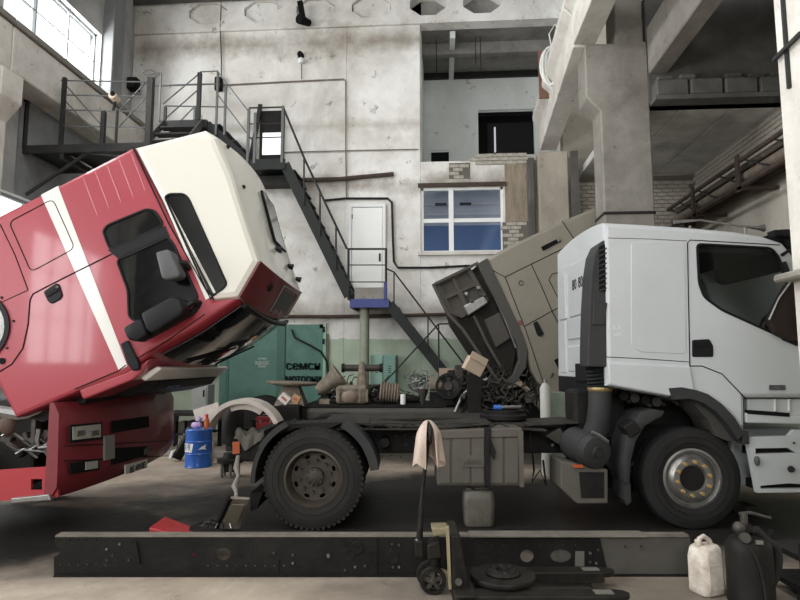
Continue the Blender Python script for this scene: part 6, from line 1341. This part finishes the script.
out = [(xa + .01, 0), (xs, 0), (xs - .06, zt2), (xa, zt2), (xa, zF(545)), (xa + .04, zF(547)), (xa + .05, zF(551)), (xa + .035, zF(555)), (xa, zF(557))]
hol = [ell(xF(223), zF(554), .062, .05, 18), ell(xF(527), zF(556), .055, .05, 18), ell(xF(561), zF(556), .085, .052, 20), ell(xF(250), zF(546), .01, .01, 8), ell(xF(193), zF(555), .014, .014, 8), ell(xF(328), zF(556), .014, .02, 8)]
for i in range(9): hol.append(ell(xF(208 + i * 9.5), zF(566), .008, .008, 6))
for i in range(6): hol.append(ell(xF(60 + i * 9), zF(540), .008, .008, 6)); hol.append(ell(xF(60 + i * 9), zF(565), .008, .008, 6))
for i in range(10): hol.append(ell(xF(480 + i * 12), zF(545.5), .008, .008, 6))
web = build(MB().plate(out, hol, lambda u, v, w: (u, RYF + w, v), .012), 'web', m_rail, fr_)
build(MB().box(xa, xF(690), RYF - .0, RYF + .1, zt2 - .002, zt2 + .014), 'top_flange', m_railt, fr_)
build(MB().box(xa + .02, xs, RYF - .03, RYF + .1, 0, .014), 'bottom_flange', m_rail, fr_)
build(MB().box(xs - .4, xb, RYF + .014, RYF + .03, .01, zt2 - .01), 'splice_web', M('grey_splice_plate', (84, 81, 76), .6, .2, var=.2, scale=3, dirt=(58, 55, 50), dirt_amt=.5, dirt_scale=3), fr_)
build(MB().box(xs - .4, xb, RYF - .02, RYF + .1, 0.0, .012), 'splice_flange', m_rail, fr_)
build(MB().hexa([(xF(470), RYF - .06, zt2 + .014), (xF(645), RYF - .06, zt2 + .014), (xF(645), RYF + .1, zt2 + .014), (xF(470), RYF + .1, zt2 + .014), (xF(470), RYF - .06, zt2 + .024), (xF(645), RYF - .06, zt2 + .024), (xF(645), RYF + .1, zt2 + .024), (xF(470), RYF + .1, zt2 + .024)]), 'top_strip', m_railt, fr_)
for i, (a, c) in enumerate(((107, 549), (113, 555), (107, 560), (120, 544), (129, 560), (274, 553), (293, 563), (293, 555), (345, 570), (355, 567), (365, 566), (393, 567), (399, 567), (392, 544), (399, 545), (590, 553), (598, 550), (590, 562), (596, 563), (626, 547), (642, 547))):
    qq = PC(a, c, RYF); build(MB().cyl((qq.x, RYF + (.014 if a > 605 else 0), qq.z), (qq.x, RYF - .012, qq.z), .012, .009, 6), 'rivet', m_grim if i % 3 else m_alu, fr_)
slab(fr_, 'stiffener', m_rail, [(131, 541), (137, 541), (141, 563), (134, 563)], RYF, .02, .018)
build(MB().box(xF(374), xF(377), RYF - .012, RYF, .0, zt2), 'weld_joint', m_rail, fr_); build(MB().box(xF(277), xF(279), RYF - .012, RYF, .0, zF(560)), 'weld_joint', m_rail, fr_)
for c_ in ((349, 555), (527 - 170, 548), (393, 557)): build(MB().lathe([(.001, -.004), (.05, -.006), (.055, 0)], PC(*c_, RYF), (0, 1, 0), 16), 'blank_boss', m_rail, fr_)
slab(fr_, 'gusset_plate', M('grey_gusset', (96, 93, 86), .6), [(575, 551), (584, 551), (584, 566), (575, 566)], RYF, .012, .01)
# ------------------------------------------------------------------ pallet truck with its rag and disc
m_jk = M('worn_black_jack_paint', (26, 25, 24), .55, .2, var=.25, scale=6, dirt=(64, 59, 49), dirt_amt=.45, dirt_scale=7)
m_yel = M('worn_yellow_paint', (146, 134, 104), .6, var=.2, scale=8, dirt=(80, 72, 58), dirt_amt=.6, dirt_scale=8)
pj = thing('pallet_truck', 'worn black pallet truck with upright handle, standing before the long rail', 'pallet truck', (PF(440, 594).x, 4.7, 0))
wq = PF(433, 594); WYj = wq.y + .03; wr_ = .1
def jwheel(x, y):
    b = MB().lathe([(wr_ - .03, 0), (wr_ - .005, 0), (wr_, .008), (wr_, .042), (wr_ - .005, .05), (wr_ - .03, .05)], (x, y, wr_), (0, 1, 0), 28)
    w = build(b, 'steer_wheel', m_jk, pj, smooth=True)
    build(MB().lathe([(.001, -.002), (.022, -.002), (.025, .0), (.025, .05), (.001, .05)], (x, y, wr_), (0, 1, 0), 14), 'wheel_hub', m_grim, w)
    for k in range(5): a = k * 2 * PI / 5 + .3; build(MB().bar((x, y + .025, wr_), (x + (wr_ - .025) * math.cos(a), y + .025, wr_ + (wr_ - .025) * math.sin(a)), .03, .022, (0, 1, 0)), 'wheel_spoke', m_grim, w)
jwheel(wq.x, WYj - .06); jwheel(wq.x - .02, WYj + .08)
build(MB().cyl((wq.x, WYj - .08, wr_), (wq.x - .01, WYj + .15, wr_), .015, n=10), 'wheel_axle', m_grim, pj)
JY = WYj + .03
J = lambda px, py: PC(px, py, JY)
build(MB().cyl((J(433, 1).x, JY, wr_), J(435, 556), .04, n=14), 'pump_column', m_jk, pj)
build(MB().py(TC([(427, 545), (440, 540), (442, 558), (428, 560)], JY - .05), JY - .06, JY + .1), 'pump_block', m_jk, pj, bevel=.012)
build(MB().py(TC([(414, 540), (423, 539), (423, 556), (415, 555)], JY), JY - .05, JY + .05), 'handle_yoke', m_jk, pj, bevel=.01)
build(MB().ball(J(418, 541), .025), 'yoke_pin', m_alu, pj, smooth=True)
hd_ = build(MB().tube([J(418.5, 546), J(420, 520), J(422.5, 490), J(426, 460), J(428.5, 440)], [.018, .018, .016, .016, .016], 10), 'handle_bar', m_jk, pj, smooth=True)
build(MB().tube([J(419, 548), J(420, 530), J(422, 508)], [.03, .024, .018], 10), 'handle_socket', m_jk, hd_, smooth=True)
hp_ = J(429.5, 433); loop = [hp_ + Vector((.0, .14 * math.cos(t), .07 * math.sin(t) + .0)) for t in [2 * PI * k / 20 for k in range(21)]]
build(MB().tube([Vector((p.x - .0, p.y, p.z)) for p in loop], .014, 8), 'handle_loop', m_jk, hd_, smooth=True)
build(MB().py(TC([(431, 527), (448, 527), (450, 534), (434, 536)], JY - .06), JY - .08, JY + .08), 'head_plate', m_yel, pj, bevel=.012)
build(MB().py(TC([(448, 526), (457, 526), (468, 589), (450, 590)], JY - .05), JY - .3, JY + .12), 'tower', m_jk, pj, bevel=.012)
slab(pj, 'tower_edge', m_yel, [(446, 528), (449, 527), (451.5, 589), (449, 590)], JY - .3, .05, .0)
build(MB().cyl(PC(458.5, 582, JY - .3), PC(458.5, 582, JY - .33), .025, n=12), 'pivot_bolt', m_grim, pj)
build(MB().py(TC([(437, 566), (450, 570), (450, 578), (437, 572)], JY), JY - .06, JY - .02), 'lower_link', m_yel, pj)
for (ya, yb2, xe) in ((4.78, 4.93, 618), (4.3, 4.46, 634)):
    xe_ = PF(xe, 590, .1).x if 0 else PC(xe, 585, ya).x; xs_ = J(452, 580).x
    fk = build(MB().pz([(xs_, ya), (xe_ - .12, ya), (xe_ - .03, ya + .03), (xe_, (ya + yb2) / 2), (xe_ - .03, yb2 - .03), (xe_ - .12, yb2), (xs_, yb2)], .085, .125), 'fork', m_jk, pj, bevel=.008, seg=1)
    build(MB().box(xs_, xe_ - .1, ya, ya + .012, .05, .1), 'fork_skirt', m_jk, fk); build(MB().box(xs_, xe_ - .1, yb2 - .012, yb2, .05, .1), 'fork_skirt', m_jk, fk)
    build(MB().cyl((xe_ - .16, ya + .02, .04), (xe_ - .16, yb2 - .02, .04), .04, n=14), 'fork_roller', m_grim, fk)
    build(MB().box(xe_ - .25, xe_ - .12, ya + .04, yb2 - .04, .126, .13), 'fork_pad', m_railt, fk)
build(MB().box(J(452, 580).x - .02, J(470, 580).x, 4.3, 4.93, .09, .13), 'fork_heel', m_jk, pj, bevel=.01)
bd_ = PF(503, 577, .15); dc = thing('brake_disc', 'black round brake disc lying flat across the forks', 'brake disc', (bd_.x, 4.62, .126))
build(MB().lathe([(.11, 0), (.235, 0), (.24, .008), (.24, .03), (.235, .038), (.11, .038)], (bd_.x, 4.62, .133), (0, 0, 1), 40), 'disc_ring', m_jk, dc, smooth=True)
build(MB().lathe([(.12, .03), (.13, .05), (.11, .065), (.05, .07), (.045, .05), (.001, .05)], (bd_.x, 4.62, .133), (0, 0, 1), 28), 'disc_hub', m_jk, dc, smooth=True)
for k in range(8): a = k * PI / 4; build(MB().cyl((bd_.x + .085 * math.cos(a), 4.62 + .085 * math.sin(a), .19), (bd_.x + .085 * math.cos(a), 4.62 + .085 * math.sin(a), .205), .01, n=6), 'disc_bolt', m_grim, dc)
# rag over the handle
hx, hz_ = hp_.x, hp_.z + .085
def rag2(u, v):                     # gathered over the loop, hanging in folds round it, open towards the front right
    a = math.radians(-62 + 318 * u); rr = .02 + .055 * math.sin(min(1, v * 2.2) * PI / 2) + .035 * v; fold = 1 + .2 * v * math.sin(a * 5 + 1)
    x = hx - .01 + rr * fold * 1.05 * math.cos(a); y = JY + rr * fold * 1.5 * math.sin(a)
    z = hz_ + .012 - .33 * v ** 1.25 - .035 * v * math.sin(a * 3)
    return (x, y, z)
cloth('drying_rag', 'pale pink cotton rag hung over the pallet truck handle', rag2, 40, 14, m_rag, (hx, JY, hz_ - .3))
# ------------------------------------------------------------------ canisters
def jerry(name, label, c, w, d, h, mat, rot=0.0, big=True):
    r = thing(name, label, 'canister', c); r.rotation_euler.z += rot; X, Y = c[0], c[1]
    rings = []
    for z, s1, s2, dx in ((0, .9, .86, 0), (.02, 1, 1, 0), (h * .62, 1, 1, 0), (h * .78, .9, .9, .02 * w), (h * .84, .72, .6, .06 * w)):
        rings.append([(X + w / 2 * s1 * a + dx, Y + d / 2 * s2 * b_, z) for a, b_ in ((-1, -.7), (-.7, -1), (.7, -1), (1, -.7), (1, .7), (.7, 1), (-.7, 1), (-1, .7))])
    build(MB().loft(rings), 'can_body', mat, r, bevel=.012, smooth=True)
    build(MB().tube([(X - w * .3, Y, h * .78), (X - w * .22, Y, h * .95), (X - w * .02, Y, h * .98), (X + w * .22, Y, h * .9), (X + w * .38, Y, h * .72)], w * .085, 8), 'carry_handle', mat, r, smooth=True)
    build(MB().cyl((X - w * .28, Y, h * .8), (X - w * .3, Y, h * .93), w * .12, n=12), 'cap', mat, r, bevel=.006)
    for s_ in (-1, 1): build(MB().box(X - w * .32, X + w * .32, Y + s_ * d / 2 - .003, Y + s_ * d / 2 + .003, h * .12, h * .55), 'side_panel', mat, r, bevel=.002, seg=1)
    return r
q3 = PF(714, 598)
jerry('white_canister', 'grubby white plastic canister standing beside the black drain tank', (q3.x, q3.y + .1, 0),   .21, .19, .42, M('grubby_white_plastic', (210, 202, 190), .5, var=.1, scale=8, dirt=(128, 108, 88), dirt_amt=.7, dirt_scale=9), .35)
q4 = PF(480, 528)
r = thing('grey_canister', 'oily grey plastic canister standing under the battery box', 'canister', (q4.x, q4.y + .12, 0)); X, Y = q4.x, q4.y + .12; m_gc = M('oily_translucent_plastic', (96, 92, 82), .45, var=.25, scale=7, dirt=(44, 42, 38), dirt_amt=.6, dirt_scale=7)
hC = PC(480, 489, Y - .1).z
rings = [[(X + .165 * s_ * a, Y + .12 * s_ * b_, z) for a, b_ in ((-1, -.7), (-.75, -1), (.75, -1), (1, -.7), (1, .7), (.75, 1), (-.75, 1), (-1, .7))] for z, s_ in ((0, .86), (.02, .93), (.1, .96), (hC * .6, 1), (hC * .88, .97), (hC * .95, .86))]
build(MB().loft(rings), 'can_body', m_gc, r, bevel=.01, smooth=True); build(MB().cyl((X - .1, Y, hC * .94), (X - .1, Y, hC * 1.0), .035, n=12), 'cap', m_gc, r); build(MB().box(X - .04, X + .12, Y - .025, Y + .025, hC * .95, hC * 1.0), 'carry_handle', m_gc, r, bevel=.012)
# ------------------------------------------------------------------ black drain tank at the right
q5 = PF(766, 612); TX, TYk = q5.x, q5.y + .17; RT = .155; HT = PC(752, 541, TYk).z
dt = thing('drain_tank', 'black oil drain tank with tap handle and gauge beside the white canister', 'tank', (TX, TYk, 0)); m_tank = M('oily_black_tank', (18, 18, 17), .6, .1, var=.25, scale=4, dirt=(44, 41, 36), dirt_amt=.5, dirt_scale=5)
build(MB().lathe([(.001, 0), (RT, 0), (RT + .006, .02), (RT, .04), (RT, HT - .06), (RT * .96, HT - .02), (RT * .8, HT + .02), (RT * .3, HT + .045), (.001, HT + .05)], (TX, TYk, 0), (0, 0, 1), 36), 'tank_shell', m_tank, dt, smooth=True)
Tp = lambda px, py, dy=0: PC(px + 7, py, TYk - RT + dy)
build(MB().cyl(Tp(739, 541, .1), Tp(739, 555, .05), .03, n=12), 'gauge_body', m_tank, dt, bevel=.006); build(MB().lathe([(.001, -.02), (.035, -.02), (.038, 0), (.038, .02)], Tp(738, 538, .05), (.2, 1, -.3), 16), 'gauge', m_grim, dt, smooth=True)
build(MB().cyl((TX - .02, TYk, HT + .03), (TX - .02, TYk, HT + .2), .025, n=12), 'valve_stem', m_grim, dt); build(MB().cyl((TX - .02, TYk, HT + .07), (TX - .02, TYk, HT + .12), .05, n=6), 'valve_nut', m_chas, dt)
build(MB().ball((TX - .07, TYk - .02, HT + .1), .045), 'valve_elbow', m_grim, dt, smooth=True)
build(MB().tube([(TX - .05, TYk, HT + .19), (TX + .03, TYk, HT + .2), (TX + .17, TYk - .01, HT + .165)], [.016, .012, .01], 8), 'tap_handle', m_grim, dt, smooth=True)
build(MB().tube([Tp(742, 547), Tp(748, 556, -.02), Tp(753, 568, -.015), Tp(757, 585, -.01), Tp(759, 600, -.01)], .008, 6), 'gauge_hose', m_cable, dt, smooth=True)
hs = [Vector((TX + RT * 1.0, TYk + .02, .1)), Vector((TX + RT + .06, TYk, .3)), Vector((TX + RT * .9, TYk, HT)), Vector((TX + RT * .4, TYk, HT + .08)), Vector((TX + .02, TYk, HT + .07))]
build(MB().tube([hs[0], hs[0] * .5 + hs[1] * .5 + Vector((.02, 0, 0)), hs[1], hs[1] * .5 + hs[2] * .5 + Vector((.03, 0, .02)), hs[2], hs[3], hs[4]], .03, 8), 'drain_hose', m_cable, dt, smooth=True)
build(MB().box(TX - .02, TX + .03, TYk - .14, TYk - .12, HT + .015, HT + .04), 'filler_plate', m_alu, dt)
tr_ = thing('tool_trolley', 'black low trolley frame on castors beside the drain tank', 'trolley', (TX + .55, TYk + .15, 0)); x0 = TX + .33
for z in (.08, .3): build(MB().box(x0, x0 + .5, TYk - .05, TYk + .35, z, z + .04), 'trolley_shelf', m_chas, tr_)
for dx in (.02, .46):
    for dy in (-.03, .33): build(MB().box(x0 + dx, x0 + dx + .03, TYk + dy - .02, TYk + dy + .01, .05, .42), 'trolley_post', m_chas, tr_); build(MB().cyl((x0 + dx, TYk + dy - .02, .035), (x0 + dx, TYk + dy + .01, .035), .035, n=10), 'castor', m_chas, tr_)
# scraps on the floor
q6 = PF(330, 536); r = thing('comb_bracket', 'flat toothed steel bracket on the floor by the rear tyre', 'bracket', (q6.x, q6.y - .02, 0)); build(MB().box(q6.x - .16, q6.x + .16, q6.y - .05, q6.y, 0, .02), 'bracket_bar', m_grim, r)
for k in range(4): build(MB().box(q6.x - .13 + k * .08, q6.x - .09 + k * .08, q6.y, q6.y + .07, 0, .02), 'tooth', m_grim, r)
q7 = PF(770, 522); r = thing('wheel_chock', 'grey wheel chock on the floor before the front tyre', 'chock', (q7.x, q7.y + .5, 0)); build(MB().py([(q7.x - .12, 0), (q7.x + .22, 0), (q7.x + .05, .09), (q7.x - .02, .09)], q7.y + .35, q7.y + .55), 'chock_body', m_grim, r, bevel=.01); build(MB().box(q7.x - .02, q7.x + .05, q7.y + .34, q7.y + .56, .09, .1), 'chock_grip', m_chas, r)
# blue tool on the turntable ring
r = thing('grease_gun', 'blue and silver grease gun lying on the deck ring', 'tool', (fw5.x, 7.3, 1.17)); p = Vector((fw5.x - .12, 7.25, 1.2)); build(MB().cyl(p, p + Vector((.1, 0, .0)), .03, n=10), 'head', M('blue_plastic_tool', (52, 96, 170), .4), r, bevel=.006); build(MB().cyl(p + Vector((.1, 0, 0)), p + Vector((.34, .05, 0)), .022, n=10), 'barrel', m_alu, r, bevel=.004)
